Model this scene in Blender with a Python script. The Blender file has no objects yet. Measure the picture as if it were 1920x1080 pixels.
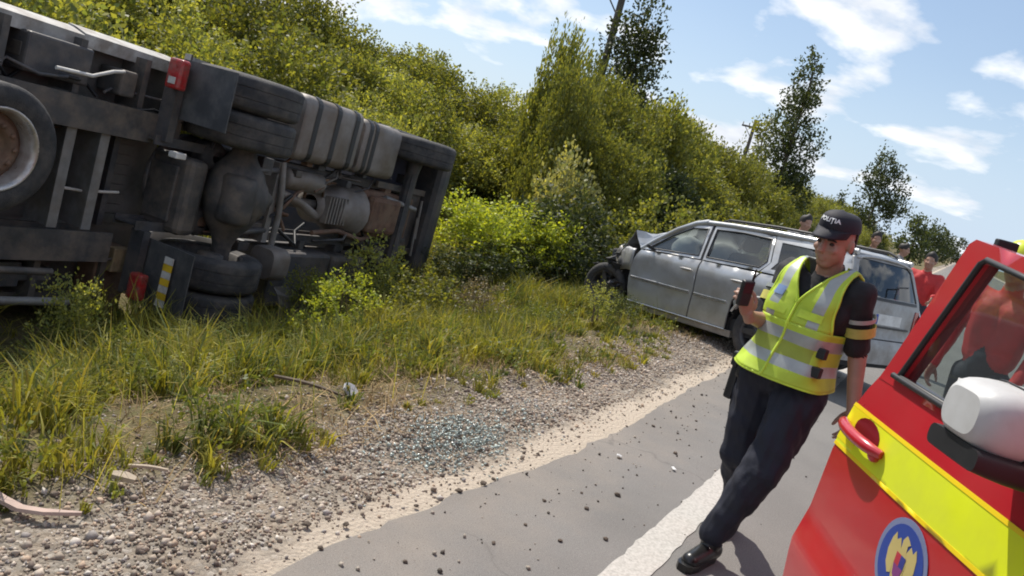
import bpy, bmesh, math, random
import numpy as np
from mathutils import Vector, Matrix, noise as mnoise
from mathutils.geometry import delaunay_2d_cdt

R = math.radians
scene = bpy.context.scene
col = scene.collection

# ------------------------------------------------------------------ camera
FPX, EYE, ROLL = 1500.0, 1.65, R(15)          # focal length in pixels of the 1920 px photo, eye height, roll
PITCH = math.atan((540 - (450 - 700 * math.tan(ROLL))) * math.cos(ROLL) / FPX)
CAM = np.array([0.0, 0.0, EYE])
_fw = np.array([0, math.cos(PITCH), -math.sin(PITCH)])
_r0 = np.array([1.0, 0, 0]); _u0 = np.cross(_r0, _fw)
_R = math.cos(ROLL) * _r0 + math.sin(ROLL) * _u0
_U = -math.sin(ROLL) * _r0 + math.cos(ROLL) * _u0
cam_data = bpy.data.cameras.new('camera')
cam_data.sensor_width = 36.0
cam_data.lens = 36.0 * FPX / 1920
cam_data.clip_start = 0.05; cam_data.clip_end = 6000
cam = bpy.data.objects.new('camera', cam_data); col.objects.link(cam)
cam.matrix_world = Matrix(((_R[0], _U[0], -_fw[0], CAM[0]), (_R[1], _U[1], -_fw[1], CAM[1]),
                           (_R[2], _U[2], -_fw[2], CAM[2]), (0, 0, 0, 1)))
scene.camera = cam

# ------------------------------------------------------------------ world, sun, exposure
SUN_AZ, SUN_EL = R(-36), R(55)                # azimuth from +Y towards +X
world = bpy.data.worlds.new('World'); scene.world = world; world.use_nodes = True
wt = world.node_tree; wn = wt.nodes; wl = wt.links
for n in list(wn): wn.remove(n)
w_out = wn.new('ShaderNodeOutputWorld'); w_bg = wn.new('ShaderNodeBackground')
w_bg.inputs['Strength'].default_value = 0.10
sky = wn.new('ShaderNodeTexSky'); sky.sky_type = 'NISHITA'; sky.sun_disc = False
sky.sun_elevation = SUN_EL; sky.sun_rotation = SUN_AZ
sky.air_density = 1.0; sky.dust_density = 0.6; sky.ozone_density = 2.5
# clouds: noise on a flat layer above the place, the same all round the sky
tc = wn.new('ShaderNodeTexCoord'); sep = wn.new('ShaderNodeSeparateXYZ')
wl.new(tc.outputs['Generated'], sep.inputs[0])
def wmath(op, a, b=None, c=None):
    n = wn.new('ShaderNodeMath'); n.operation = op
    for i, q in enumerate((a, b, c)):
        if q is None: continue
        if isinstance(q, (int, float)): n.inputs[i].default_value = q
        else: wl.new(q, n.inputs[i])
    return n.outputs[0]
zz = wmath('MAXIMUM', sep.outputs['Z'], 0.0)
den = wmath('ADD', zz, 0.30)
cx = wmath('DIVIDE', sep.outputs['X'], den); cy = wmath('DIVIDE', sep.outputs['Y'], den)
comb = wn.new('ShaderNodeCombineXYZ'); wl.new(cx, comb.inputs[0]); wl.new(cy, comb.inputs[1])
CLOUD_OFF = (0.3, 5.1, 0.0)
def wnoise(scale, detail, rough, off, dist=0.0):
    mp = wn.new('ShaderNodeMapping'); wl.new(comb.outputs[0], mp.inputs[0])
    mp.inputs['Location'].default_value = off
    n = wn.new('ShaderNodeTexNoise'); n.inputs['Scale'].default_value = scale
    n.inputs['Detail'].default_value = detail; n.inputs['Roughness'].default_value = rough
    n.inputs['Distortion'].default_value = dist
    wl.new(mp.outputs[0], n.inputs['Vector']); return n.outputs['Fac']
def wramp(fac, stops):
    n = wn.new('ShaderNodeValToRGB'); e = n.color_ramp.elements
    while len(e) < len(stops): e.new(0.5)
    for el, (p, c) in zip(e, stops): el.position = p; el.color = (*c, 1)
    wl.new(fac, n.inputs[0]); return n.outputs[0]
big = wnoise(2.5, 7, 0.52, CLOUD_OFF, 0.15)
haze = wnoise(0.55, 4, 0.5, (CLOUD_OFF[0] + 7, 2, 0))
mask = wramp(big, [(0.50, (0, 0, 0)), (0.58, (1, 1, 1))])
hazem = wramp(haze, [(0.38, (.05,) * 3), (0.66, (.45,) * 3)])
shade = wnoise(2.5, 7, 0.52, (CLOUD_OFF[0] - 0.04, CLOUD_OFF[1] + 0.07, 0), 0.15)
ccol = wramp(shade, [(0.45, (9.0, 9.1, 9.3)), (0.58, (7.2, 7.5, 8.0)), (0.74, (4.9, 5.4, 6.2))])
def wmix(fac, a, b):
    n = wn.new('ShaderNodeMix'); n.data_type = 'RGBA'; n.clamp_result = False
    if isinstance(fac, float): n.inputs[0].default_value = fac
    else: wl.new(fac, n.inputs[0])
    for s, q in ((6, a), (7, b)):
        if isinstance(q, tuple): n.inputs[s].default_value = (*q, 1)
        else: wl.new(q, n.inputs[s])
    return n.outputs[2]
s0 = wmix(wramp(zz, [(0.0, (.85,) * 3), (0.30, (.0,) * 3)]), sky.outputs[0], (5.0, 6.0, 7.3))
s1 = wmix(hazem, s0, (4.6, 5.8, 7.4))
s2 = wmix(mask, s1, ccol)
wl.new(s2, w_bg.inputs['Color']); wl.new(w_bg.outputs[0], w_out.inputs['Surface'])

sun_d = bpy.data.lights.new('sun', 'SUN'); sun_d.energy = 4.2; sun_d.angle = R(0.53); sun_d.color = (1.0, 0.94, 0.85)
sun = bpy.data.objects.new('sun', sun_d); col.objects.link(sun)
sun_dir = Vector((math.sin(SUN_AZ) * math.cos(SUN_EL), math.cos(SUN_AZ) * math.cos(SUN_EL), math.sin(SUN_EL)))
sun.rotation_euler = sun_dir.to_track_quat('Z', 'Y').to_euler()
sun.location = sun_dir * 60
vs = scene.view_settings
vs.view_transform = 'Standard'; vs.look = 'None'; vs.exposure = 0.38; vs.gamma = 1.0; vs.use_curve_mapping = False
scene.cycles.filter_width = 1.9
scene.cycles.max_bounces = 8; scene.cycles.transparent_max_bounces = 12

# ------------------------------------------------------------------ helpers
def ray(px, py):
    return (px - 960) / FPX * _R - (py - 540) / FPX * _U + _fw
def on_ground(px, py, z=0.0):
    v = ray(px, py); return CAM + (z - EYE) / v[2] * v
def on_plane(px, py, p0, nrm):
    v = ray(px, py); t = np.dot(np.array(p0) - CAM, nrm) / np.dot(v, nrm); return CAM + t * v
def at_depth(px, py, depth):
    return CAM + ray(px, py) * depth

E0 = np.array([0.35, 4.15]); AZ = R(27.7)      # a point of the road's edge and the road's direction
def W(u, v, z=0.0):                            # u: metres off the road's edge (verge positive), v: along the road
    return Vector((E0[0] - u * math.cos(AZ) + v * math.sin(AZ), E0[1] + u * math.sin(AZ) + v * math.cos(AZ), z))
def UV(x, y):
    dx, dy = x - E0[0], y - E0[1]
    return -dx * math.cos(AZ) + dy * math.sin(AZ), dx * math.sin(AZ) + dy * math.cos(AZ)
def sstep(a, b, x):
    t = np.clip((x - a) / (b - a), 0, 1); return t * t * (3 - 2 * t)
def ground_uv(u, v):
    u = np.asarray(u, float); v = np.asarray(v, float)
    D = 0.86 - 0.22 * sstep(3.5, 6.5, v)
    z = -D * sstep(0.75, 4.2, u) + (1.9) * sstep(7.2, 16.0, u)
    z = z + 0.03 * np.sin(u * 2.1 + v * 1.3) * sstep(0.6, 1.6, u) + 0.025 * np.sin(v * 3.1 - u * 1.7) * sstep(0.6, 1.6, u)
    z = z - 0.25 * sstep(8.9, 12, -u) - 0.010 * (np.sin(v * 7.3) + np.sin(u * 9.1 + v * 2.3)) * sstep(0.05, 0.3, u) * (v < 20)
    return z
def ground_z(x, y):
    u, v = UV(x, y); return float(ground_uv(u, v))

def empty(name, loc=(0, 0, 0), rot=(0, 0, 0)):
    o = bpy.data.objects.new(name, None); col.objects.link(o)
    o.empty_display_size = 0.1; o.location = loc; o.rotation_euler = rot; return o
def tag(o, label=None, cat=None, group=None, kind=None):
    if label: o['label'] = label
    if cat: o['category'] = cat
    if group: o['group'] = group
    if kind: o['kind'] = kind
    return o
def copy_tree(o, parent=None):
    c = o.copy(); col.objects.link(c); c.parent = parent
    for ch in o.children: copy_tree(ch, c)
    return c

class MB:
    """collects simple shapes into one mesh"""
    def __init__(s): s.v = []; s.f = []; s.m = []; s.sm = []
    def add(s, verts, faces, mi=0, smooth=False):
        b = len(s.v); s.v += [tuple(p) for p in verts]
        for f in faces: s.f.append(tuple(b + i for i in f)); s.m.append(mi); s.sm.append(smooth)
    def box(s, lo, hi, mi=0, M=None, bev=0.0):
        (x0, y0, z0), (x1, y1, z1) = lo, hi
        if bev <= 0:
            vv = [(x, y, z) for x in (x0, x1) for y in (y0, y1) for z in (z0, z1)]
            ff = [(0, 1, 3, 2), (4, 6, 7, 5), (0, 4, 5, 1), (2, 3, 7, 6), (0, 2, 6, 4), (1, 5, 7, 3)]
        else:
            bm = bmesh.new(); bmesh.ops.create_cube(bm, size=1)
            for q in bm.verts: q.co = Vector(((x0 + x1) / 2 + q.co.x * (x1 - x0), (y0 + y1) / 2 + q.co.y * (y1 - y0), (z0 + z1) / 2 + q.co.z * (z1 - z0)))
            bmesh.ops.bevel(bm, geom=bm.edges[:], offset=bev, segments=2, affect='EDGES', profile=0.5)
            bm.verts.index_update()
            vv = [tuple(q.co) for q in bm.verts]; ff = [tuple(q.index for q in f.verts) for f in bm.faces]; bm.free()
        if M is not None: vv = [tuple(M @ Vector(p)) for p in vv]
        s.add(vv, ff, mi, False); return s
    def tube(s, pts, rad, n=10, mi=0, cap=True, smooth=True, close=False):
        pts = [Vector(p) for p in pts]
        rads = rad if isinstance(rad, (list, tuple)) else [rad] * len(pts)
        vv = []; up = None
        for i, p in enumerate(pts):
            t = (pts[min(i + 1, len(pts) - 1)] - pts[max(i - 1, 0)]).normalized()
            if up is None: up = t.orthogonal().normalized()
            up = (up - t * up.dot(t)); up = up.normalized() if up.length > 1e-6 else t.orthogonal().normalized()
            w = t.cross(up)
            for k in range(n):
                a = 2 * math.pi * k / n
                vv.append(p + (up * math.cos(a) + w * math.sin(a)) * rads[i])
        ff = []
        for i in range(len(pts) - 1):
            for k in range(n):
                a, b = i * n + k, i * n + (k + 1) % n
                ff.append((a, b, b + n, a + n))
        s.add(vv, ff, mi, smooth)
        if cap:
            s.add(vv[:n], [tuple(range(n))[::-1]], mi); s.add(vv[-n:], [tuple(range(n))], mi)
        return s
    def lathe(s, prof, M=None, n=24, mi=0, smooth=True, squash=(1, 1)):
        """prof: (radius, height) pairs turned about local Z"""
        M = M or Matrix.Identity(4); vv = []; ff = []
        for (r, h) in prof:
            for k in range(n):
                a = 2 * math.pi * k / n
                vv.append(M @ Vector((r * math.cos(a) * squash[0], r * math.sin(a) * squash[1], h)))
        for i in range(len(prof) - 1):
            for k in range(n):
                a, b = i * n + k, i * n + (k + 1) % n
                ff.append((a, b, b + n, a + n))
        s.add(vv, ff, mi, smooth); return s
    def prism(s, poly, h0, h1, M=None, mi=0):
        M = M or Matrix.Identity(4); n = len(poly)
        vv = [M @ Vector((x, y, h0)) for x, y in poly] + [M @ Vector((x, y, h1)) for x, y in poly]
        ff = [tuple(range(n))[::-1], tuple(range(n, 2 * n))] + [(i, (i + 1) % n, n + (i + 1) % n, n + i) for i in range(n)]
        s.add(vv, ff, mi); return s
    def loft(s, rings, mi=0, smooth=True, cap=True, closed=True):
        n = len(rings[0]); vv = [p for r in rings for p in r]; ff = []
        for i in range(len(rings) - 1):
            for k in range(n if closed else n - 1):
                a, b = i * n + k, i * n + (k + 1) % n
                ff.append((a, b, b + n, a + n))
        s.add(vv, ff, mi, smooth)
        if cap and closed:
            s.add(rings[0], [tuple(range(n))[::-1]], mi); s.add(rings[-1], [tuple(range(n))], mi)
        return s
    def build(s, name, mats, parent=None, weld=False, subsurf=0, bevel=0.0):
        me = bpy.data.meshes.new(name); me.from_pydata(s.v, [], s.f)
        for m in (mats if isinstance(mats, (list, tuple)) else [mats]): me.materials.append(m)
        me.polygons.foreach_set('material_index', s.m); me.polygons.foreach_set('use_smooth', s.sm)
        me.update()
        bm = bmesh.new(); bm.from_mesh(me)
        if weld: bmesh.ops.remove_doubles(bm, verts=bm.verts, dist=1e-4)
        bmesh.ops.recalc_face_normals(bm, faces=bm.faces)
        if bevel > 0:
            bmesh.ops.bevel(bm, geom=[e for e in bm.edges if len(e.link_faces) == 2 and e.calc_face_angle(0) > 0.6], offset=bevel, segments=2, affect='EDGES', profile=0.5)
        bm.to_mesh(me); bm.free()
        o = bpy.data.objects.new(name, me); col.objects.link(o); o.parent = parent
        if subsurf:
            md = o.modifiers.new('sub', 'SUBSURF'); md.levels = subsurf; md.render_levels = subsurf
        return o

def fast_mesh(name, verts, faces, mat, colors=None, parent=None, smooth=False):
    """verts (n,3), faces (m,k) numpy; colors (n,3) into the attribute Col"""
    me = bpy.data.meshes.new(name); n, (m, k) = len(verts), faces.shape
    me.vertices.add(n); me.vertices.foreach_set('co', np.ascontiguousarray(verts, np.float32).ravel())
    me.loops.add(m * k); me.loops.foreach_set('vertex_index', np.ascontiguousarray(faces, np.int32).ravel())
    me.polygons.add(m); me.polygons.foreach_set('loop_start', np.arange(0, m * k, k, dtype=np.int32))
    me.polygons.foreach_set('loop_total', np.full(m, k, np.int32))
    if smooth: me.polygons.foreach_set('use_smooth', np.ones(m, bool))
    me.update(calc_edges=True); me.validate()
    if colors is not None:
        at = me.color_attributes.new('Col', 'FLOAT_COLOR', 'POINT')
        at.data.foreach_set('color', np.column_stack([colors, np.ones(n)]).astype(np.float32).ravel())
    me.materials.append(mat)
    o = bpy.data.objects.new(name, me); col.objects.link(o); o.parent = parent; return o

# ------------------------------------------------------------------ materials
def new_mat(name):
    m = bpy.data.materials.new(name); m.use_nodes = True
    nt = m.node_tree; b = nt.nodes['Principled BSDF']; return m, nt, b
def nmath(nt, op, a, b=None, clamp=False):
    n = nt.nodes.new('ShaderNodeMath'); n.operation = op; n.use_clamp = clamp
    for i, q in enumerate((a, b)):
        if q is None: continue
        if isinstance(q, (int, float)): n.inputs[i].default_value = q
        else: nt.links.new(q, n.inputs[i])
    return n.outputs[0]
def nmix(nt, fac, a, b, blend='MIX'):
    n = nt.nodes.new('ShaderNodeMix'); n.data_type = 'RGBA'; n.blend_type = blend
    if isinstance(fac, (int, float)): n.inputs[0].default_value = fac
    else: nt.links.new(fac, n.inputs[0])
    for s, q in ((6, a), (7, b)):
        if isinstance(q, tuple): n.inputs[s].default_value = (*q[:3], 1)
        else: nt.links.new(q, n.inputs[s])
    return n.outputs[2]
def ncoord(nt, kind='Object'):
    return nt.nodes.new('ShaderNodeTexCoord').outputs[kind]
def nnoise(nt, scale, detail=4, rough=0.55, co=None, stretch=None, loc=None):
    n = nt.nodes.new('ShaderNodeTexNoise'); n.inputs['Scale'].default_value = scale
    n.inputs['Detail'].default_value = detail; n.inputs['Roughness'].default_value = rough
    co = co or ncoord(nt)
    if stretch or loc:
        mp = nt.nodes.new('ShaderNodeMapping'); nt.links.new(co, mp.inputs[0])
        if stretch: mp.inputs['Scale'].default_value = stretch
        if loc: mp.inputs['Location'].default_value = loc
        co = mp.outputs[0]
    nt.links.new(co, n.inputs['Vector']); return n.outputs['Fac']
def nramp(nt, fac, stops):
    n = nt.nodes.new('ShaderNodeValToRGB'); e = n.color_ramp.elements
    while len(e) < len(stops): e.new(0.5)
    for el, (p, c) in zip(e, stops):
        el.position = p; el.color = ((c,) * 3 if isinstance(c, (int, float)) else tuple(c)) + (1,)
    nt.links.new(fac, n.inputs[0]); return n.outputs[0]
def nbump(nt, b, h, strength, dist=0.01):
    n = nt.nodes.new('ShaderNodeBump'); n.inputs['Strength'].default_value = strength; n.inputs['Distance'].default_value = dist
    nt.links.new(h, n.inputs['Height']); nt.links.new(n.outputs[0], b.inputs['Normal'])
def mat(name, c, rough=0.6, metal=0.0, vary=0.25, vscale=6.0, dirt=None, dscale=3.0, damt=0.5, bump=0.0, bscale=40.0, coat=0.0, spec=0.5, trans=0.0, rvary=0.1):
    m, nt, b = new_mat(name)
    co = ncoord(nt)
    f = nnoise(nt, vscale, 5, 0.6, co)
    lo = tuple(x * (1 - vary) for x in c); hi = tuple(min(1, x * (1 + vary)) for x in c)
    cc = nmix(nt, nramp(nt, f, [(0.3, 0.0), (0.7, 1.0)]), lo, hi)
    if dirt:
        d = nnoise(nt, dscale, 7, 0.65, co, loc=(3.1, 1.7, 5.2))
        cc = nmix(nt, nmath(nt, 'MULTIPLY', nramp(nt, d, [(0.42, 0.0), (0.66, 1.0)]), damt), cc, dirt)
    nt.links.new(cc, b.inputs['Base Color'])
    r = nmath(nt, 'ADD', nmath(nt, 'MULTIPLY', f, 2 * rvary), rough - rvary, clamp=True)
    nt.links.new(r, b.inputs['Roughness'])
    b.inputs['Metallic'].default_value = metal; b.inputs['Specular IOR Level'].default_value = spec
    b.inputs['Coat Weight'].default_value = coat; b.inputs['Coat Roughness'].default_value = 0.08
    b.inputs['Transmission Weight'].default_value = trans
    if bump: nbump(nt, b, nnoise(nt, bscale, 5, 0.6, co), bump)
    return m
def glass_mat(name, tint=(0.75, 0.82, 0.8), rough=0.03, ior=1.45, body=0.0, bodyc=(0.02, 0.025, 0.03)):
    """thin pane: mostly clear with mirror reflection at grazing angles"""
    m = bpy.data.materials.new(name); m.use_nodes = True; nt = m.node_tree
    for n in list(nt.nodes): nt.nodes.remove(n)
    out = nt.nodes.new('ShaderNodeOutputMaterial'); tr = nt.nodes.new('ShaderNodeBsdfTransparent'); gl = nt.nodes.new('ShaderNodeBsdfGlossy')
    tr.inputs[0].default_value = (*tint, 1); gl.inputs['Roughness'].default_value = rough
    fr = nt.nodes.new('ShaderNodeFresnel'); fr.inputs[0].default_value = ior
    df = nt.nodes.new('ShaderNodeBsdfDiffuse'); df.inputs[0].default_value = (*bodyc, 1)
    m0 = nt.nodes.new('ShaderNodeMixShader'); m0.inputs[0].default_value = body
    nt.links.new(tr.outputs[0], m0.inputs[1]); nt.links.new(df.outputs[0], m0.inputs[2])
    mx = nt.nodes.new('ShaderNodeMixShader'); nt.links.new(nmath(nt, 'ADD', fr.outputs[0], 0.05, True), mx.inputs[0])
    nt.links.new(m0.outputs[0], mx.inputs[1]); nt.links.new(gl.outputs[0], mx.inputs[2])
    nt.links.new(mx.outputs[0], out.inputs[0]); return m
def leaf_mat(name, c, trans=0.35, tcol=None, vary=0.35, attr=True, rough=0.55):
    """leaf: per-leaf tint from the attribute Col, per-plant tint from the object's random number, light through the blade"""
    m, nt, b = new_mat(name)
    info = nt.nodes.new('ShaderNodeObjectInfo')
    k = nmath(nt, 'ADD', nmath(nt, 'MULTIPLY', info.outputs['Random'], vary), 1 - vary / 2)
    base = nt.nodes.new('ShaderNodeVectorMath'); base.operation = 'SCALE'; base.inputs[0].default_value = c; nt.links.new(k, base.inputs['Scale'])
    cc = base.outputs[0]
    if attr:
        a = nt.nodes.new('ShaderNodeAttribute'); a.attribute_name = 'Col'
        mu = nt.nodes.new('ShaderNodeVectorMath'); mu.operation = 'MULTIPLY'
        nt.links.new(a.outputs['Color'], mu.inputs[0]); nt.links.new(cc, mu.inputs[1]); cc = mu.outputs[0]
    nt.links.new(cc, b.inputs['Base Color']); b.inputs['Roughness'].default_value = rough; b.inputs['Specular IOR Level'].default_value = 0.35
    tl = nt.nodes.new('ShaderNodeBsdfTranslucent'); t2 = nt.nodes.new('ShaderNodeVectorMath'); t2.operation = 'MULTIPLY'
    nt.links.new(cc, t2.inputs[0]); t2.inputs[1].default_value = tcol or (1.5, 1.45, 0.55); nt.links.new(t2.outputs[0], tl.inputs[0])
    mx = nt.nodes.new('ShaderNodeMixShader'); mx.inputs[0].default_value = trans
    out = nt.nodes['Material Output']
    nt.links.new(b.outputs[0], mx.inputs[1]); nt.links.new(tl.outputs[0], mx.inputs[2]); nt.links.new(mx.outputs[0], out.inputs[0])
    return m
# ------------------------------------------------------------------ ground, road
rng = np.random.default_rng(11); random.seed(11)
def ground_material():
    m, nt, b = new_mat('verge_soil')
    co = ncoord(nt); sp = nt.nodes.new('ShaderNodeSeparateXYZ'); nt.links.new(co, sp.inputs[0])
    wob = nnoise(nt, 1.7, 4, 0.6, co)
    u = nmath(nt, 'ADD', nmath(nt, 'MULTIPLY', sp.outputs[0], -1.0), nmath(nt, 'MULTIPLY', nmath(nt, 'SUBTRACT', wob, 0.5), 0.5))
    fine = nnoise(nt, 55, 6, 0.7, co); mid = nnoise(nt, 9, 6, 0.65, co)
    vor = nt.nodes.new('ShaderNodeTexVoronoi'); vor.inputs['Scale'].default_value = 48; nt.links.new(co, vor.inputs['Vector'])
    sand = nmix(nt, fine, (0.40, 0.33, 0.25), (0.58, 0.50, 0.41))
    gcol = nramp(nt, vor.outputs['Color'], [(0.0, (0.10, 0.085, 0.07)), (0.4, (0.22, 0.19, 0.155)), (0.75, (0.33, 0.29, 0.24)), (1.0, (0.50, 0.46, 0.41))])
    grav = nmix(nt, nramp(nt, mid, [(0.45, 0.0), (0.65, 0.7)]), gcol, (0.34, 0.27, 0.20))
    soil = nmix(nt, nramp(nt, fine, [(0.35, 0.0), (0.65, 1.0)]), (0.085, 0.065, 0.035), (0.23, 0.18, 0.10))
    soil = nmix(nt, nramp(nt, mid, [(0.4, 0.0), (0.6, 0.65)]), soil, (0.09, 0.095, 0.03))
    k1 = nramp(nt, nmath(nt, 'DIVIDE', u, 1.0), [(0.10, 0.0), (0.24, 1.0)])
    k2 = nramp(nt, nmath(nt, 'DIVIDE', u, 2.0), [(0.34, 0.0), (0.52, 1.0)])
    k3 = nramp(nt, nmath(nt, 'DIVIDE', sp.outputs[0], 20.0), [(0.43, 0.0), (0.5, 1.0)])
    c = nmix(nt, k1, sand, grav); c = nmix(nt, k2, c, soil); c = nmix(nt, k3, c, soil)
    nt.links.new(c, b.inputs['Base Color']); b.inputs['Roughness'].default_value = 0.95; b.inputs['Specular IOR Level'].default_value = 0.2
    h = nmath(nt, 'ADD', nmath(nt, 'MULTIPLY', vor.outputs['Distance'], -0.6), fine)
    nbump(nt, b, h, 0.8, 0.02); return m
us = np.concatenate([[-900, -400, -150, -60, -30, -20, -14, -12, -10.5, -9.5, -8.7], np.linspace(-8, -0.3, 8), np.arange(-0.1, 5.0, 0.12), np.arange(5.0, 17, 0.5), [18, 22, 30, 45, 80, 150, 400, 900]])
vvs = np.concatenate([[-120, -60, -30, -18, -12], np.arange(-9, 12, 0.2), np.arange(12, 30, 1.0), np.arange(30, 80, 5), [90, 120, 170, 260, 400, 700, 1200, 2500]])
UU, VV = np.meshgrid(us, vvs); ZZ = ground_uv(UU, VV)
nu, nv = len(us), len(vvs)
idx = np.arange(nu * nv).reshape(nv, nu)
gf = np.stack([idx[:-1, :-1], idx[1:, :-1], idx[1:, 1:], idx[:-1, 1:]], -1).reshape(-1, 4)
gv = np.stack([-UU, VV, ZZ], -1).reshape(-1, 3)
ground = fast_mesh('ground', gv, gf, ground_material(), smooth=True)
ground.location = (E0[0], E0[1], -0.012); ground.rotation_euler = (0, 0, -AZ); tag(ground, kind='structure')

def asphalt_material():
    m, nt, b = new_mat('worn_asphalt')
    co = ncoord(nt); sp = nt.nodes.new('ShaderNodeSeparateXYZ'); nt.links.new(co, sp.inputs[0])
    agg = nnoise(nt, 190, 3, 0.7, co); mid = nnoise(nt, 3.0, 6, 0.6, co); lanes = nnoise(nt, 1.2, 4, 0.5, co, stretch=(1.6, 0.12, 1))
    c = nmix(nt, nramp(nt, agg, [(0.3, 0.0), (0.7, 1.0)]), (0.125, 0.118, 0.110), (0.25, 0.236, 0.22))
    c = nmix(nt, nmath(nt, 'MULTIPLY', nramp(nt, lanes, [(0.35, 0.0), (0.65, 1.0)]), 0.45), c, (0.20, 0.19, 0.18))
    dust = nramp(nt, nmath(nt, 'ADD', nmath(nt, 'MULTIPLY', sp.outputs[0], -0.9), mid), [(0.0, 0.0), (0.62, 0.55)])
    c = nmix(nt, dust, c, (0.30, 0.25, 0.20))
    blot = nnoise(nt, 0.9, 5, 0.6, co, loc=(4, 2, 0)); c = nmix(nt, nmath(nt, 'MULTIPLY', nramp(nt, blot, [(0.40, 0.0), (0.62, 1.0)]), 0.35), c, (0.115, 0.11, 0.105))
    spk = nnoise(nt, 230, 2, 0.5, co); c = nmix(nt, nmath(nt, 'MULTIPLY', nramp(nt, spk, [(0.60, 0.0), (0.66, 1.0)]), 0.55), c, (0.36, 0.34, 0.31))
    dspk = nnoise(nt, 170, 2, 0.5, co, loc=(9, 9, 0)); c = nmix(nt, nmath(nt, 'MULTIPLY', nramp(nt, dspk, [(0.60, 0.0), (0.68, 1.0)]), 0.6), c, (0.06, 0.055, 0.05))
    wv = nt.nodes.new('ShaderNodeTexVoronoi'); wv.feature = 'DISTANCE_TO_EDGE'; wv.inputs['Scale'].default_value = 0.55
    wob2 = nt.nodes.new('ShaderNodeVectorMath'); wob2.operation = 'MULTIPLY_ADD'
    nn_ = nt.nodes.new('ShaderNodeTexNoise'); nn_.inputs['Scale'].default_value = 2.4; nn_.inputs['Detail'].default_value = 6; nt.links.new(co, nn_.inputs['Vector'])
    nt.links.new(nn_.outputs['Color'], wob2.inputs[0]); wob2.inputs[1].default_value = (.7, .7, 0); nt.links.new(co, wob2.inputs[2]); nt.links.new(wob2.outputs[0], wv.inputs['Vector'])
    crack = nramp(nt, wv.outputs['Distance'], [(0.0, 1.0), (0.006, 0.0)]); gate_ = nramp(nt, nnoise(nt, 0.7, 3, 0.5, co, loc=(1, 7, 0)), [(0.52, 0.0), (0.58, 0.35)])
    c = nmix(nt, nmath(nt, 'MULTIPLY', crack, gate_), c, (0.05, 0.046, 0.042))
    nt.links.new(c, b.inputs['Base Color']); b.inputs['Roughness'].default_value = 0.85; b.inputs['Specular IOR Level'].default_value = 0.3
    nbump(nt, b, agg, 0.35, 0.006); return m
rv = np.concatenate([[-120, -60, -30, -15], np.arange(-8, 14, 0.08), np.arange(14, 60, 2.0), [70, 100, 160, 260, 400, 700, 1200, 2500]])
edge = 0.022 * np.sin(rv * 1.9) + 0.016 * np.sin(rv * 5.3 + 1) + 0.010 * np.sin(rv * 13.7 + 2) + 0.012 * np.random.default_rng(3).normal(size=len(rv))
# the pavement edge wanders a little
edge = 0.6 * edge - np.interp(rv, [-8, -2.5, -1.8, -1.35, 0, .75, 1.65, 3.8, 9], [0.0, .06, .05, .037, -.045, -.07, -.06, .01, 0])
cols_x = [None, 0.12, 0.5, 1.5, 3.8, 6.0, 7.6, 8.2]
rows = np.stack([np.stack([edge if cx_ is None else np.full(len(rv), cx_), rv, np.zeros(len(rv))], -1) for cx_ in cols_x], 1)
ridx = np.arange(len(rv) * len(cols_x)).reshape(len(rv), -1)
rf = np.stack([ridx[:-1, :-1], ridx[:-1, 1:], ridx[1:, 1:], ridx[1:, :-1]], -1).reshape(-1, 4)
road = fast_mesh('road', rows.reshape(-1, 3), rf, asphalt_material())
road.location = (E0[0], E0[1], 0); road.rotation_euler = (0, 0, -AZ); tag(road, kind='structure')

def paint_material():
    m, nt, b = new_mat('road_paint')
    co = ncoord(nt); f = nnoise(nt, 60, 6, 0.7, co); g2 = nnoise(nt, 6, 5, 0.6, co)
    c = nmix(nt, nramp(nt, f, [(0.35, 0.0), (0.6, 1.0)]), (0.34, 0.32, 0.285), (0.50, 0.475, 0.435))
    c = nmix(nt, nramp(nt, nmath(nt, 'ADD', f, nmath(nt, 'MULTIPLY', g2, 0.6)), [(0.56, 0.9), (0.64, 0.0)]), c, (0.22, 0.205, 0.19))
    nt.links.new(c, b.inputs['Base Color']); b.inputs['Roughness'].default_value = 0.7
    nbump(nt, b, f, 0.3, 0.004); return m
PAINT = paint_material()
def stripe(name, x0, x1, va, vb, step=0.05):
    mb = MB(); ys = np.arange(va, vb + 1e-6, step); r_ = np.random.default_rng(int(x0 * 100) + 7)
    a = [(x0 + r_.normal() * 0.004, y, 0.004) for y in ys]; c_ = [(x1 + r_.normal() * 0.004, y, 0.004) for y in ys]
    n = len(ys)
    mb.add(a + c_, [(i, n + i, n + i + 1, i + 1) for i in range(n - 1)])
    o = mb.build(name, PAINT); o.location = (E0[0], E0[1], 0); o.rotation_euler = (0, 0, -AZ); return tag(o, kind='structure')
stripe('road_edge_marking', 0.755, 0.915, -6, 40, 0.06)
stripe('road_edge_marking', 7.1, 7.26, -6, 120, 0.5)
for k in range(10):
    stripe('lane_marking', 4.02, 4.14, -4 + k * 9, 0 + k * 9, 0.5)

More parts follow.
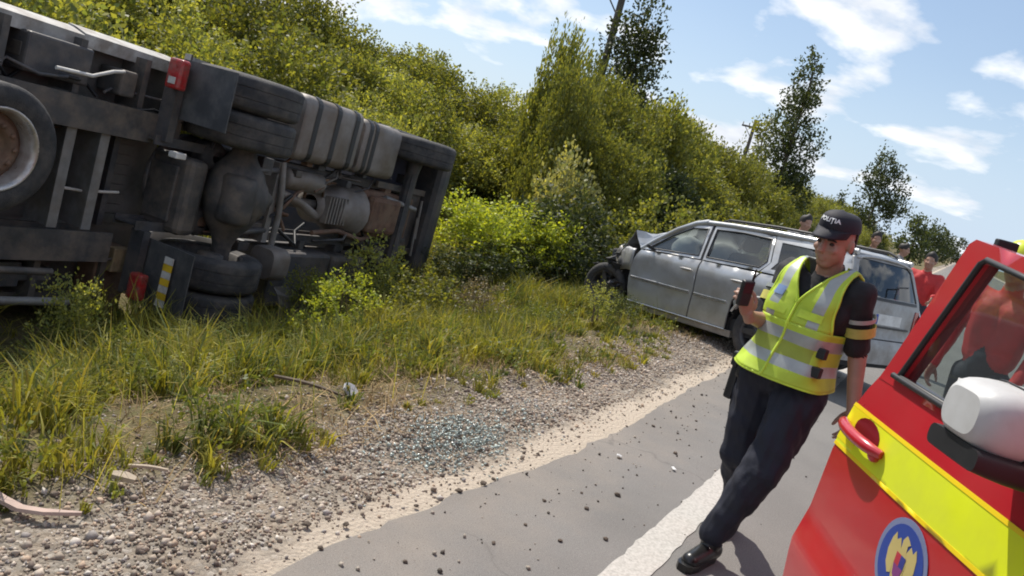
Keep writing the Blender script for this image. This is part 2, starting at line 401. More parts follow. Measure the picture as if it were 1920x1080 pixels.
# ------------------------------------------------------------------ loose stones, glass, grass
def stamp(base, faces, pos, rot, scl, cols):
    """many small copies of one shape: base (b,3), rot (n,3,3), scl (n,3)"""
    n, b = len(pos), len(base)
    v = np.einsum('nij,nbj->nbi', rot, base[None] * scl[:, None, :]) + pos[:, None, :]
    f = (faces[None] + (np.arange(n) * b)[:, None, None]).reshape(-1, faces.shape[1])
    return v.reshape(-1, 3), f, np.repeat(cols, b, 0)
def rand_rot(n, r_, tilt=None):
    q = r_.normal(size=(n, 4)); q /= np.linalg.norm(q, axis=1)[:, None]
    w, x, y, z = q.T
    return np.stack([np.stack([1 - 2 * (y * y + z * z), 2 * (x * y - z * w), 2 * (x * z + y * w)], -1),
                     np.stack([2 * (x * y + z * w), 1 - 2 * (x * x + z * z), 2 * (y * z - x * w)], -1),
                     np.stack([2 * (x * z - y * w), 2 * (y * z + x * w), 1 - 2 * (x * x + y * y)], -1)], 1)
def attr_mat(name, rough=0.85, spec=0.3, k=1.0):
    m, nt, b = new_mat(name); a = nt.nodes.new('ShaderNodeAttribute'); a.attribute_name = 'Col'
    f = nnoise(nt, 120, 3, 0.6); c = nmix(nt, 0.5, a.outputs['Color'], nmix(nt, f, (0.0, 0.0, 0.0), (1, 1, 1)), 'SOFT_LIGHT')
    nt.links.new(c, b.inputs['Base Color']); b.inputs['Roughness'].default_value = rough; b.inputs['Specular IOR Level'].default_value = spec; return m
OCT = np.array([(1, 0, 0), (-1, 0, 0), (0, 1, 0), (0, -1, 0), (0, 0, 1), (0, 0, -1), (.62, .62, .5), (-.6, .55, -.55)], float)
OCTF = np.array([(4, 6, 2), (4, 0, 6), (0, 2, 6), (2, 1, 4), (1, 3, 4), (3, 0, 4), (2, 0, 5), (5, 0, 3), (5, 3, 1), (5, 1, 7), (2, 7, 1), (2, 5, 7)])
def gravel():
    r_ = np.random.default_rng(5); n = 52000
    v = r_.uniform(-3.6, 9.0, n); u = np.abs(r_.normal(0.52, 0.30, n)) + 0.03
    far = r_.random(n) < 0.10; u = np.where(far, r_.uniform(0.6, 2.2, n), u)
    keep = (u > 0.19) | (r_.random(n) < 0.30); u, v = u[keep], v[keep]; n = len(u)
    s = np.clip(r_.lognormal(math.log(0.0058), 0.48, n), 0.003, 0.022)
    x = E0[0] - u * math.cos(AZ) + v * math.sin(AZ); y = E0[1] + u * math.sin(AZ) + v * math.cos(AZ)
    pos = np.stack([x, y, ground_uv(u, v) - 0.012 + s * 0.3], -1)
    pal = np.array([(.34, .28, .22), (.24, .19, .15), (.45, .38, .31), (.14, .11, .09), (.40, .30, .22), (.52, .47, .41), (.30, .27, .25)])
    cols = pal[r_.choice(7, n, p=[.28, .14, .20, .06, .15, .07, .10])] * r_.uniform(.8, 1.2, (n, 1))
    V, Fc, Cc = stamp(OCT, OCTF, pos, rand_rot(n, r_), s[:, None] * r_.uniform(.6, 1.3, (n, 3)), cols)
    return tag(fast_mesh('shoulder_gravel', V, Fc, attr_mat('stone'), Cc), 'loose grey and brown gravel along the road shoulder', 'gravel', kind='stuff')
gravel()
def crumbs():
    r_ = np.random.default_rng(8); n = 600
    v = r_.uniform(-3, 8, n); u = -np.abs(r_.normal(0, 0.5, n))
    s = np.clip(r_.lognormal(math.log(0.0045), 0.5, n), 0.002, 0.012)
    pos = np.stack([E0[0] - u * math.cos(AZ) + v * math.sin(AZ), E0[1] + u * math.sin(AZ) + v * math.cos(AZ), s * 0.5], -1)
    cols = np.where(r_.random((n, 1)) < .6, np.array([[.10, .085, .07]]), np.array([[.38, .33, .27]])) * r_.uniform(.7, 1.2, (n, 1))
    V, Fc, Cc = stamp(OCT, OCTF, pos, rand_rot(n, r_), s[:, None] * r_.uniform(.6, 1.3, (n, 3)), cols)
    tag(fast_mesh('road_grit', V, Fc, attr_mat('grit'), Cc), 'fine grit and crumbs of earth scattered over the asphalt', 'grit', kind='stuff')
crumbs()
def shards():
    r_ = np.random.default_rng(9); n = 1300
    c = UV(*on_ground(850, 828)[:2])
    k = r_.random(n) < .75
    v = np.where(k, c[1] + r_.normal(0, .26, n), c[1] + .35 + r_.normal(0, .5, n)); u = np.where(k, c[0] + r_.normal(0, .13, n), c[0] + .04 + r_.normal(0, .13, n))
    s = r_.uniform(.004, .011, n)
    pos = np.stack([E0[0] - u * math.cos(AZ) + v * math.sin(AZ), E0[1] + u * math.sin(AZ) + v * math.cos(AZ), ground_uv(u, v) + .004 + r_.random(n) ** 2 * .03], -1)
    cols = np.array([[.46, .53, .49]]) * r_.uniform(.45, 1.1, (n, 1))
    V, Fc, Cc = stamp(OCT, OCTF, pos, rand_rot(n, r_), s[:, None] * np.stack([r_.uniform(.8, 1.6, n), r_.uniform(.8, 1.4, n), np.full(n, .4)], -1), cols)
    tag(fast_mesh('broken_glass', V, Fc, attr_mat('safety_glass', 0.2, 0.6), Cc), 'spill of greenish broken safety glass on the gravel shoulder', 'broken glass', kind='stuff')
shards()

GREENS = np.array([(1.0, 1.0, 1.0), (1.35, 1.2, .8), (.72, .85, .8), (1.9, 1.55, 1.0), (.55, .7, .7)])
GRASS = leaf_mat('grass_blade', (0.160, 0.178, 0.050), 0.35, vary=0.0, rough=0.6)
def blades(name, label, n, upos, h0, wid, pal, prob, seed, lean=0.45, cat='grass', mat_=None):
    r_ = np.random.default_rng(seed); u, v, hs = upos(r_, n); n = len(u)
    x = E0[0] - u * math.cos(AZ) + v * math.sin(AZ); y = E0[1] + u * math.sin(AZ) + v * math.cos(AZ)
    z = ground_uv(u, v) - 0.02
    h = h0 * hs * r_.uniform(.5, 1.25, n); a = r_.uniform(0, 2 * math.pi, n); ln = lean * h * r_.uniform(.2, 1.6, n)
    dx, dy = np.cos(a), np.sin(a); w = wid * r_.uniform(.6, 1.4, n); b_ = a + r_.uniform(.6, 2.5, n); wx, wy = np.cos(b_) * w / 2, np.sin(b_) * w / 2
    P = np.stack([x, y, z], -1); o = np.stack([wx, wy, 0 * wx], -1); d = np.stack([dx, dy, 0 * dx], -1); up = np.array([0, 0, 1.0])
    m1 = P + d * (ln * .3)[:, None] + up * (h * .55)[:, None]; tip = P + d * ln[:, None] + up * (h * r_.uniform(.75, 1.0, n))[:, None]
    V = np.stack([P - o, P + o, m1 + o * .75, m1 - o * .75, tip], 1).reshape(-1, 3)
    F3 = (np.array([(0, 1, 2), (0, 2, 3), (3, 2, 4)])[None] + (np.arange(n) * 5)[:, None, None]).reshape(-1, 3)
    c = pal[r_.choice(len(pal), n, p=prob)] * r_.uniform(.7, 1.25, (n, 1))
    o = fast_mesh(name, V, F3, mat_ or GRASS, np.repeat(c, 5, 0)); return tag(o, label, cat, kind='stuff')
def nz(u, v, s, o=0.0):
    return np.array([mnoise.noise(Vector((a * s + o, b * s, o * 1.7))) for a, b in zip(u, v)])
def tufts(name, label, ntuft, per, upos, h0, wid, pal, prob, seed, spread=.06):
    """bunches of blades springing from one root, each bunch with a tint of its own"""
    r_ = np.random.default_rng(seed); u, v, hs = upos(r_, ntuft); n0 = len(u)
    cnt = np.maximum(5, (per * r_.uniform(.4, 1.6, n0)).astype(int)); ix = np.repeat(np.arange(n0), cnt); n = len(ix)
    ht = (h0 * hs * r_.uniform(.55, 1.3, n0))[ix]; ct = (pal[r_.choice(len(pal), n0, p=prob)] * r_.uniform(.75, 1.25, (n0, 1)))[ix]
    a = r_.uniform(0, 2 * math.pi, n); rad = r_.random(n) ** .5; rr = spread * rad * (hs[ix] ** .5)
    uu = u[ix] + rr * np.cos(a); vv2 = v[ix] + rr * np.sin(a)
    x = E0[0] - uu * math.cos(AZ) + vv2 * math.sin(AZ); y = E0[1] + uu * math.sin(AZ) + vv2 * math.cos(AZ); z = ground_uv(uu, vv2) - .02
    h = ht * r_.uniform(.45, 1.15, n) * (1.1 - .35 * rad); ln = h * (.15 + .75 * rad) * r_.uniform(.5, 1.3, n)
    a2 = a - AZ + math.pi + r_.normal(0, .5, n); dx, dy = np.cos(a2), np.sin(a2); w = wid * r_.uniform(.6, 1.5, n)
    b_ = r_.uniform(0, 6.28, n); o = np.stack([np.cos(b_) * w / 2, np.sin(b_) * w / 2, 0 * w], -1)
    P = np.stack([x, y, z], -1); d = np.stack([dx, dy, 0 * dx], -1); up = np.array([0, 0, 1.0])
    m1 = P + d * (ln * .35)[:, None] + up * (h * .6)[:, None]; tip = P + d * ln[:, None] + up * (h * r_.uniform(.55, 1.0, n))[:, None]
    V = np.stack([P - o * .7, P + o * .7, m1 + o, m1 - o, tip], 1).reshape(-1, 3)
    F3 = (np.array([(0, 1, 2), (0, 2, 3), (3, 2, 4)])[None] + (np.arange(n) * 5)[:, None, None]).reshape(-1, 3)
    c = ct * r_.uniform(.75, 1.25, (n, 1)); c = np.where(r_.random((n, 1)) < .13, np.array([[2.3, 1.7, 1.6]]) * r_.uniform(.6, 1.1, (n, 1)), c)
    return tag(fast_mesh(name, V, F3, GRASS, np.repeat(c, 5, 0)), label, 'grass', kind='stuff')
def bare(u, v):
    """worn dirt patches: the scuffed earth beside the truck and the edge of the shoulder"""
    c = UV(*on_ground(560, 735)[:2]); q = np.exp(-(((u - c[0]) / .42) ** 2 + ((v - c[1]) / .75) ** 2))
    c2 = UV(*on_ground(60, 790)[:2]); q2 = np.exp(-(((u - c2[0]) / .22) ** 2 + ((v - c2[1]) / .5) ** 2))
    return np.maximum(q, q2)
def grass_pos(r_, n):
    u = np.where(r_.random(n) < .7, r_.uniform(.5, 3.6, n), r_.uniform(2.5, 9.5, n)); v = r_.uniform(-5.0, 12.5, n)
    q = nz(u, v, 1.3); q2 = nz(u, v, 3.3, 5.0)
    lim = .72 + .45 * nz(0 * u, v, .9, 9.) + .3 * q2 - .30 * sstep(0.6, 2.2, v)
    keep = (u > lim) & (r_.random(n) < .62 + .8 * q + .9 * q2 - .75 * bare(u, v)); u, v, q, q2 = u[keep], v[keep], q[keep], q2[keep]
    hs = np.clip(.6 + .7 * q + .5 * q2 + .2 * (u - .9), .3, 1.7) * (.45 + .55 * sstep(.5, 1.5, u)) * (1 - .6 * sstep(2.5, 5, v) * (u < 2.4))
    return u, v, hs
tufts('verge_grass', 'tufty green and straw coloured grass on the verge slope', 9800, 22, grass_pos, 0.36, 0.0085, GREENS, [.26, .30, .10, .28, .06], 21)
def thin_pos(r_, n):
    u = r_.uniform(.75, 4.2, n); v = r_.uniform(-4, 9, n); keep = r_.random(n) < .5 - .3 * bare(u, v); return u[keep], v[keep], np.full(keep.sum(), 1.)
blades('seed_stalks', 'thin pale seed stalks standing above the verge grass', 2600, thin_pos, .40, .005, np.array([(2.4, 1.9, 1.8), (1.4, 1.3, .9), (3.0, 2.6, 2.6)]), [.4, .4, .2], 23, lean=.35)
def dry_pos(r_, n):
    u = r_.uniform(.6, 3.4, n); v = r_.uniform(-4.5, 8, n); q = nz(u, v, 1.1, 3.3)
    keep = r_.random(n) < (.35 + 1.3 * q + .5 * ((np.abs(u - 1.5) < .5) & (np.abs(v - 1.0) < .9))); u, v = u[keep], v[keep]
    return u, v, np.full(len(u), 1.0)
STRAW = leaf_mat('dry_straw', (0.30, 0.21, 0.10), 0.15, (1.1, 1.0, .8), vary=0.0, rough=0.8)
blades('dry_straw', 'flattened dry straw and dead stalks lying among the grass', 26000, dry_pos, 0.085, 0.006, np.array([(1, 1, 1), (.55, .5, .45), (1.5, 1.5, 1.45)]), [.5, .3, .2], 22, lean=2.2, cat='straw', mat_=STRAW)

# ------------------------------------------------------------------ shrubs and trees
def leaf_cloud(blobs, nleaf, size, seed, clump=12, flat=0.0, droop=0.0):
    """leaf-sized folded quads on short twigs spread over the skins of several blobs"""
    r_ = np.random.default_rng(seed); P = []; D = []
    tot = sum(b[3] * b[4] for b in blobs)
    for (bx, by, bz, br, bh) in blobs:
        nt_ = max(4, int(nleaf / clump * br * bh / tot))
        d = r_.normal(size=(nt_, 3)); d /= np.linalg.norm(d, axis=1)[:, None]; d[:, 2] = np.where(d[:, 2] < -.35, -d[:, 2], d[:, 2])
        rad = np.where(r_.random(nt_) < .72, r_.uniform(.82, 1.06, nt_), r_.uniform(.3, .85, nt_))
        bump = 1 + .16 * np.sin(d[:, 0] * 7 + seed) * np.sin(d[:, 1] * 6 + bz * 3) + .12 * np.sin(d[:, 2] * 9 + bx)
        base = np.stack([bx + d[:, 0] * br * rad * bump, by + d[:, 1] * br * rad * bump, bz + d[:, 2] * bh * rad * bump], -1)
        tw = d + np.array([0, 0, .55 - droop]) + r_.normal(0, .35, (nt_, 3)); tw /= np.linalg.norm(tw, axis=1)[:, None]
        L = size * r_.uniform(2.0, 5.0, nt_)
        for k in range(clump):
            t = (k + r_.random(nt_)) / clump
            P.append(base + tw * (L * (t - .4))[:, None] + r_.normal(0, size * .55, (nt_, 3))); D.append(tw + r_.normal(0, .75, (nt_, 3)))
    P = np.concatenate(P); D = np.concatenate(D); n = len(P); D /= np.linalg.norm(D, axis=1)[:, None]
    S = np.cross(D, r_.normal(size=(n, 3))); S /= np.linalg.norm(S, axis=1)[:, None]; N = np.cross(D, S)
    L = (size * r_.uniform(.6, 1.3, n))[:, None]
    V = np.stack([P - D * L * .5, P + S * L * .30 + N * L * .08, P + D * L * .5, P - S * L * .30 + N * L * .08], 1).reshape(-1, 3)
    F4 = np.arange(n * 4).reshape(n, 4)
    c = np.array([(1, 1, 1), (1.35, 1.25, .8), (.7, .8, .75), (1.6, 1.5, .9)])[r_.choice(4, n, p=[.42, .25, .23, .10])] * r_.uniform(.75, 1.25, (n, 1))
    return V, F4, np.repeat(c, 4, 0)
BARK = mat('bark', (0.11, 0.085, 0.06), 0.9, vary=.4, vscale=20, bump=.6, bscale=30)
def stems(mb, tips, r0, seed, root=(0, 0, -0.15)):
    r_ = random.Random(seed)
    for (x, y, z) in tips:
        a = Vector(root) + Vector((x * .12, y * .12, 0)); b = Vector((x * .85, y * .85, z)); mid = a.lerp(b, .5) + Vector((r_.uniform(-.1, .1), r_.uniform(-.1, .1), .1 * z))
        mb.tube([a, a.lerp(mid, .5), mid, b], [r0, r0 * .8, r0 * .55, r0 * .2], 6)
def shrub_proto(name, matl, seed, nblob=9, nleaf=7000, size=.085, spread=.62, tall=1.0, rb=(.32, .5), clump=12):
    """unit shrub: about 1 m half-width, 2*tall high, foot at the origin"""
    r_ = random.Random(seed); root = empty(name); bl = []
    for i in range(nblob):
        a = r_.uniform(0, 6.28); q = spread * math.sqrt(r_.random()); z = tall * (r_.uniform(.25, 1.55) * (1 - .25 * q))
        rr = r_.uniform(*rb); bl.append((q * math.cos(a), q * math.sin(a), max(z, .2), rr, rr * r_.uniform(.8, 1.25)))
    bl.append((0, 0, tall * .9, .62, tall * .8))
    V, F4, C = leaf_cloud(bl, nleaf, size, seed, clump)
    fast_mesh('foliage', V, F4, matl, C, root)
    mb = MB(); stems(mb, [(b[0], b[1], b[2]) for b in bl[:6]], .035, seed); mb.build('stem', BARK, root)
    return root
L_OLIVE = leaf_mat('leaf_olive', (0.172, 0.180, 0.058), 0.47, vary=.5)
L_LIGHT = leaf_mat('leaf_light', (0.265, 0.275, 0.10), 0.45, vary=.35)
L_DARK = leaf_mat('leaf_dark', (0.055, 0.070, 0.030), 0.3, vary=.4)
L_BRIGHT = leaf_mat('leaf_bright', (0.30, 0.34, 0.06), 0.45, vary=.1)
L_PALE = leaf_mat('leaf_pale', (0.33, 0.32, 0.17), 0.35, vary=.2)
L_DRY = leaf_mat('leaf_dry', (0.24, 0.20, 0.13), 0.25, (1.1, 1., .8), vary=.3)
def plant(proto, used, pos, sc, rz, label, cat='shrub', group=None, sink=0.05):
    o = proto if not used.get(proto.name) else copy_tree(proto)
    used[proto.name] = True
    z = ground_z(pos[0], pos[1]) if len(pos) == 2 else pos[2]
    o.location = (pos[0], pos[1], z - sink); o.scale = sc if isinstance(sc, tuple) else (sc,) * 3; o.rotation_euler = (0, 0, rz)
    o['label'] = label; o['category'] = cat
    if group: o['group'] = group
    return o
used = {}
VAR = [shrub_proto('thicket_shrub', L_OLIVE, 101, 10, 14000, .055), shrub_proto('thicket_shrub', L_OLIVE, 102, 11, 15000, .05, .7, 1.05, (.22, .5)),
       shrub_proto('thicket_shrub', L_LIGHT, 103, 10, 14000, .052, .65, .95), shrub_proto('thicket_shrub', L_OLIVE, 104, 8, 13000, .065, .55, 1.15, (.25, .45)),
       shrub_proto('thicket_shrub', L_LIGHT, 105, 13, 15000, .046, .75, .9, (.2, .42)), shrub_proto('thicket_shrub', L_DARK, 106, 9, 13000, .058, .6, 1.0)]
LOOK = ['round olive', 'spreading olive', 'light green', 'upright olive', 'fine-leaved light green', 'dark green']
def thick(u, v, h, k, left, wide=1.0, row=0):
    p = W(u, v); r_ = random.random; s = h / 2.0
    lab = '%s shrub in the %s row of the thicket behind the %s' % (LOOK[k], ('front', 'middle', 'back')[row], 'overturned truck' if left else 'wrecked car')
    plant(VAR[k], used, (p.x, p.y), (s * wide * (1.0 + .25 * r_()), s * wide * (1.0 + .25 * r_()), s), r_() * 6.28, lab, 'shrub', 'thicket behind the truck' if left else 'thicket behind the car')
# behind the truck (ends where the line of sight passes the truck's nose)
vv_ = -9.0
while vv_ < 20.5:
    h = 2.72 + .30 * math.sin(vv_ * 1.3) + random.uniform(-.2, .2) + (.5 if vv_ < 4.5 else 0) - .028 * max(0, vv_ - 5)
    thick(9.0 + random.uniform(-.2, .5), vv_, h, random.choice([0, 2, 2, 4, 2, 4]), True, .95, 0)
    thick(10.9 + random.uniform(-.3, .5), vv_ + .8, h + .15, random.choice([0, 1, 2, 3, 4]), True, 1.0, 1)
    if vv_ < 16: thick(13.2 + random.uniform(-.3, .6), vv_ + .3, h + .1, random.choice([0, 1, 3]), True, 1.1, 2)
    vv_ += 1.5
# behind the car, along the road into the distance: three rows that begin with a steep end
def row_of(u0, v0, hlo, hhi, row, first):
    v = v0; n = 0
    while v < 90:
        f_ = min(1.0, .95 + .004 * v)
        h = random.uniform(hlo, hhi) * f_
        if n < len(first): thick(u0, v, first[n][0], first[n][1], False, first[n][2], row)
        else: thick(u0 + random.uniform(-.25, .4), v, h, random.choice([0, 1, 3, 5, 0] if row == 0 else [0, 1, 3, 3]), False, 1.0, row)
        v += (1.6 + max(0, v - 25) * .04); n += 1
row_of(6.0, 13.4, 2.5, 3.2, 0, [(3.4, 1, .60), (3.6, 0, .75), (3.2, 5, .9)])
row_of(7.8, 16.9, 3.5, 4.0, 1, [(4.7, 0, .62), (4.7, 1, .72), (4.4, 0, .85), (4.2, 3, 1.0)])
row_of(9.8, 21.5, 3.7, 4.2, 2, [(4.6, 1, .7), (4.5, 0, .85)])

def crest(px, py, depth, wide, k, left=False, row=1):
    """shrub whose top shows at that pixel from that distance"""
    p = at_depth(px, py, depth); z = ground_z(p[0], p[1]); h = (p[2] - z) * .93; u, v = UV(p[0], p[1]); thick(u, v, h, k, left, wide / (h / 2), row)
for px, py, dep, wd, k in ((1072, 42, 19, .80, 3), (1100, 60, 17.6, .9, 1), (1128, 58, 20, 1.1, 0), (1165, 95, 19.5, 1.2, 1), (1215, 160, 20, 1.3, 0), (1270, 182, 22, 1.4, 3), (1330, 205, 25, 1.5, 0), (1390, 240, 28, 1.6, 1), (1455, 300, 31, 1.7, 0)):
    crest(px, py, dep, wd, k)
for px, py, dep, wd, k in ((560, -30, 19, 1.5, 2), (470, -40, 18, 1.6, 4), (700, 52, 19, 1.4, 4), (800, 92, 21, 1.5, 2), (900, 128, 22, 1.4, 1), (975, 158, 24, 1.2, 2)):
    crest(px, py, dep, wd, k, True)
def verge_weeds():
    r_ = np.random.default_rng(55); bl = []
    u = r_.uniform(.75, 4.3, 900); v = r_.uniform(-4.5, 11, 900); q = nz(u, v, 1.6, 2.2)
    for a, b, c in zip(u, v, q):
        if r_.random() > .42 + 1.1 * c - .5 * float(bare(np.array([a]), np.array([b]))[0]): continue
        p = W(a, b); s = r_.uniform(.05, .14) * (0.7 + .3 * min(1, a - .6)); z = ground_z(p.x, p.y); bl.append((p.x, p.y, z + s * r_.uniform(.5, 1.4), s, s * r_.uniform(.7, 1.4)))
    V, F4, C = leaf_cloud(bl, 26000, .030, 56, 8)
    tag(fast_mesh('verge_weeds', V, F4, leaf_mat('weed_leaf', (.135, .155, .045), .35, vary=0), C), 'small broad-leaved weeds scattered through the verge grass', 'weeds', kind='stuff')
verge_weeds()
# ------------------------------------------------------------------ overturned truck: lies on its left side, underside to the road
# truck axes: x forward, y from the tyres' ground line up to the roof (now level, away from the road), z across (now upright)
T_TH, T_PH = R(21), R(3.5)
t_f = np.array([math.sin(T_TH) * math.cos(T_PH), math.cos(T_TH) * math.cos(T_PH), -math.sin(T_PH)])
t_y = np.array([-math.cos(T_TH), math.sin(T_TH), 0.0]); t_z = np.cross(t_f, t_y)
T_O = on_ground(478, 622, -0.82)
T_M = Matrix(((t_f[0], t_y[0], t_z[0], T_O[0]), (t_f[1], t_y[1], t_z[1], T_O[1]), (t_f[2], t_y[2], t_z[2], T_O[2]), (0, 0, 0, 1)))
DUST = (0.17, 0.135, 0.105)
CHASSIS = mat('chassis_paint', (0.045, 0.046, 0.052), 0.55, 0.0, .3, 8, DUST, 4, .45, .25, 60)
CHASSIS2 = mat('dusty_steel', (0.062, 0.059, 0.058), 0.65, 0.1, .35, 6, DUST, 5, .75, .2, 60)
PALESTEEL = mat('galvanised_steel', (0.22, 0.215, 0.21), 0.6, 0.25, .3, 7, DUST, 4, .65)
ALU = mat('dull_aluminium', (0.22, 0.20, 0.185), 0.6, 0.3, .25, 4, (0.15, 0.115, 0.085), 3, .8, .2, 50)
RUBBER = mat('tyre_rubber', (0.032, 0.032, 0.034), 0.8, 0, .3, 10, (0.15, 0.13, 0.11), 6, .45, .5, 90)
FLAP = mat('mudflap_rubber', (0.05, 0.052, 0.056), 0.65, 0, .25, 5, (0.17, 0.16, 0.15), 4, .5)
RUST = mat('rusty_brown', (0.13, 0.07, 0.045), 0.8, 0, .4, 9, (0.20, 0.15, 0.10), 5, .5, .3, 40)
REDLAMP = mat('red_lamp', (0.38, 0.022, 0.022), 0.3, 0, .3, 20, DUST, 14, .6)
WHITEP = mat('dirty_white', (0.62, 0.60, 0.56), 0.6, 0, .15, 8, DUST, 5, .5)
YELLOWP = mat('reflector_yellow', (0.70, 0.46, 0.03), 0.5)
FLOORU = mat('trailer_floor', (0.075, 0.075, 0.072), 0.75, 0, .35, 5, (0.15, 0.13, 0.11), 3, .6, .3, 30)
CURTAIN = mat('curtain_side', (0.50, 0.50, 0.50), 0.6, 0, .15, 3, DUST, 2, .5, .2, 8)
CABP = mat('cab_plastic', (0.035, 0.037, 0.042), 0.55, 0, .3, 6, DUST, 3, .4)
CABBODY = mat('cab_paint', (0.045, 0.05, 0.075), 0.35, 0, .15, 4, DUST, 3, .35, coat=.4)
BLACK = mat('black_plastic', (0.018, 0.018, 0.02), 0.5, 0, .2, 10)
CABGLASS = glass_mat('cab_glass', (0.35, 0.4, 0.4), body=.4)

def rotx(a): return Matrix.Rotation(a, 4, 'X')
def tyre_profile(R_, w, r_in):
    h = w / 2
    return [(r_in, -h * .78), (r_in + .03, -h * .92), (R_ * .80, -h), (R_ * .93, -h * .93), (R_ * .985, -h * .78), (R_, -h * .68),
            (R_, -h * .34), (R_, -h * .325), (R_ - .007, -h * .32), (R_ - .007, -h * .28), (R_, -h * .275), (R_, -h * .26),
            (R_, h * .26), (R_, h * .275), (R_ - .007, h * .28), (R_ - .007, h * .32), (R_, h * .325), (R_, h * .34), (R_, h * .68), (R_ * .985, h * .78), (R_ * .93, h * .93), (R_ * .80, h), (r_in + .03, h * .92), (r_in, h * .78)]
def truck_wheel(parent, lx, ly, lz, R_=0.50, w=0.33, out=1, rim=True):
    """axle along z; out=+1: outer face towards +z"""
    M = Matrix.Translation((lx, ly, lz))
    wh = MB().lathe(tyre_profile(R_, w, R_ * .58), M, 40).build('tyre', RUBBER, parent)
    rm = MB(); r0 = R_ * .58; s = out
    rm.lathe([(r0 + .015, s * w * .44), (r0 - .01, s * w * .40), (r0 - .03, s * w * .15), (r0 * .78, s * w * .05), (r0 * .45, s * w * .12), (r0 * .42, s * w * .40), (r0 * .30, s * w * .46), (0.001, s * w * .46)], M, 28)
    for k in range(10):
        a = 2 * math.pi * k / 10
        rm.tube([M @ Vector((r0 * .6 * math.cos(a), r0 * .6 * math.sin(a), s * w * .08)), M @ Vector((r0 * .6 * math.cos(a), r0 * .6 * math.sin(a), s * w * .2))], .016, 6)
    if rim: rm.build('rim', CHASSIS2, wh)
    return wh

# ---- tractor unit
trac = empty('truck_tractor'); trac.matrix_world = T_M
tag(trac, 'dark tractor unit lying on its side in the ditch, underside and axles exposed', 'truck')
AX = -0.30
for (z, o_) in ((2.23, 1), (1.89, -1)): truck_wheel(trac, AX, .5, z, out=o_)
for (z, o_) in ((.52, 1), (.18, -1)): truck_wheel(trac, AX, .5, z, out=o_)
truck_wheel(trac, 3.05, .5, 2.2, out=1); truck_wheel(trac, 3.05, .5, .22, out=-1)
for z in (.83, 1.61):                                   # frame rails
    mb = MB(); mb.box((-1.12, .66, z), (3.9, .92, z + .014)); mb.box((-1.12, .655, z - .035), (3.9, .67, z + .05)); mb.box((-1.12, .91, z - .035), (3.9, .925, z + .05)); mb.build('frame_rail', CHASSIS, trac)
mb = MB()                                               # rear cross member: rounded ring facing backwards
def rrect(w, h, r, n=5):
    pts = []
    for (sx, sy, a0) in ((1, 1, 0), (-1, 1, 90), (-1, -1, 180), (1, -1, 270)):
        for k in range(n): a = R(a0 + 90 * k / (n - 1)); pts.append((sx * (w - r) + r * math.cos(a), sy * (h - r) + r * math.sin(a)))
    return pts
def plate_x(mb, x0, x1, yc, zc, w, h, r):                # rounded plate in the y-z plane
    mb.prism([(yc + a, zc + b) for a, b in rrect(w, h, r)], x0, x1, Matrix(((0, 0, 1, 0), (1, 0, 0, 0), (0, 1, 0, 0), (0, 0, 0, 1))))
mb.box((-.80, .50, .80), (-.56, 1.0, 1.52), bev=.06); mb.box((-.83, .62, .90), (-.79, .95, 1.42), bev=.015); mb.build('rear_crossmember', CHASSIS2, trac)
mb = MB(); mb.lathe([(.02, -.24), (.13, -.235), (.165, -.2), (.17, -.1), (.17, .1), (.165, .2), (.13, .235), (.02, .24)], Matrix.Translation((-.32, .34, 1.24)), 20); mb.build('air_tank', CHASSIS2, trac)
mb = MB()                                               # drive axle with its differential
ax = Matrix.Translation((AX + .12, .5, 1.25))
mb.lathe([(.09, -.72), (.10, -.5), (.13, -.42), (.17, -.36), (.25, -.26), (.31, -.12), (.33, 0), (.31, .12), (.25, .26), (.17, .36), (.13, .42), (.10, .5), (.09, .72)], ax, 24, squash=(1, .9))
mb.lathe([(.27, -.05), (.29, .0), (.29, .05), (.25, .12), (.14, .18), (.10, .34), (.07, .40)], Matrix.Translation((AX + .22, .5, 1.25)) @ Matrix.Rotation(R(90), 4, 'Y'), 20)
mb.build('drive_axle', CHASSIS2, trac)
MB().tube([(AX + .45, .55, 1.25), (1.7, .72, 1.25)], .055, 12).build('drive_shaft', CHASSIS2, trac)
for z in (.93, 1.57):
    mb = MB(); mb.lathe([(.06, 0), (.13, .02), (.15, .07), (.13, .12), (.15, .17), (.13, .22), (.06, .24)], Matrix.Translation((AX - .1, .60, z)) @ Matrix.Rotation(R(-90), 4, 'X'), 16); mb.build('air_spring', RUBBER, trac)
    MB().tube([(AX + .02, .42, z - .05), (AX + .7, .52, z), (AX + .95, .7, z)], .032, 8).build('trailing_arm', CHASSIS, trac)
mb = MB(); mb.tube([(.42, .50, 1.67), (.45, .46, 1.4), (.5, .46, 1.1), (.55, .5, .78)], .035, 8); mb.box((.38, .5, .8), (.46, .75, 1.66)); mb.build('crossmember', PALESTEEL, trac)
MB().box((1.9, .66, .845), (1.98, .9, 1.6)).build('crossmember', CHASSIS, trac)
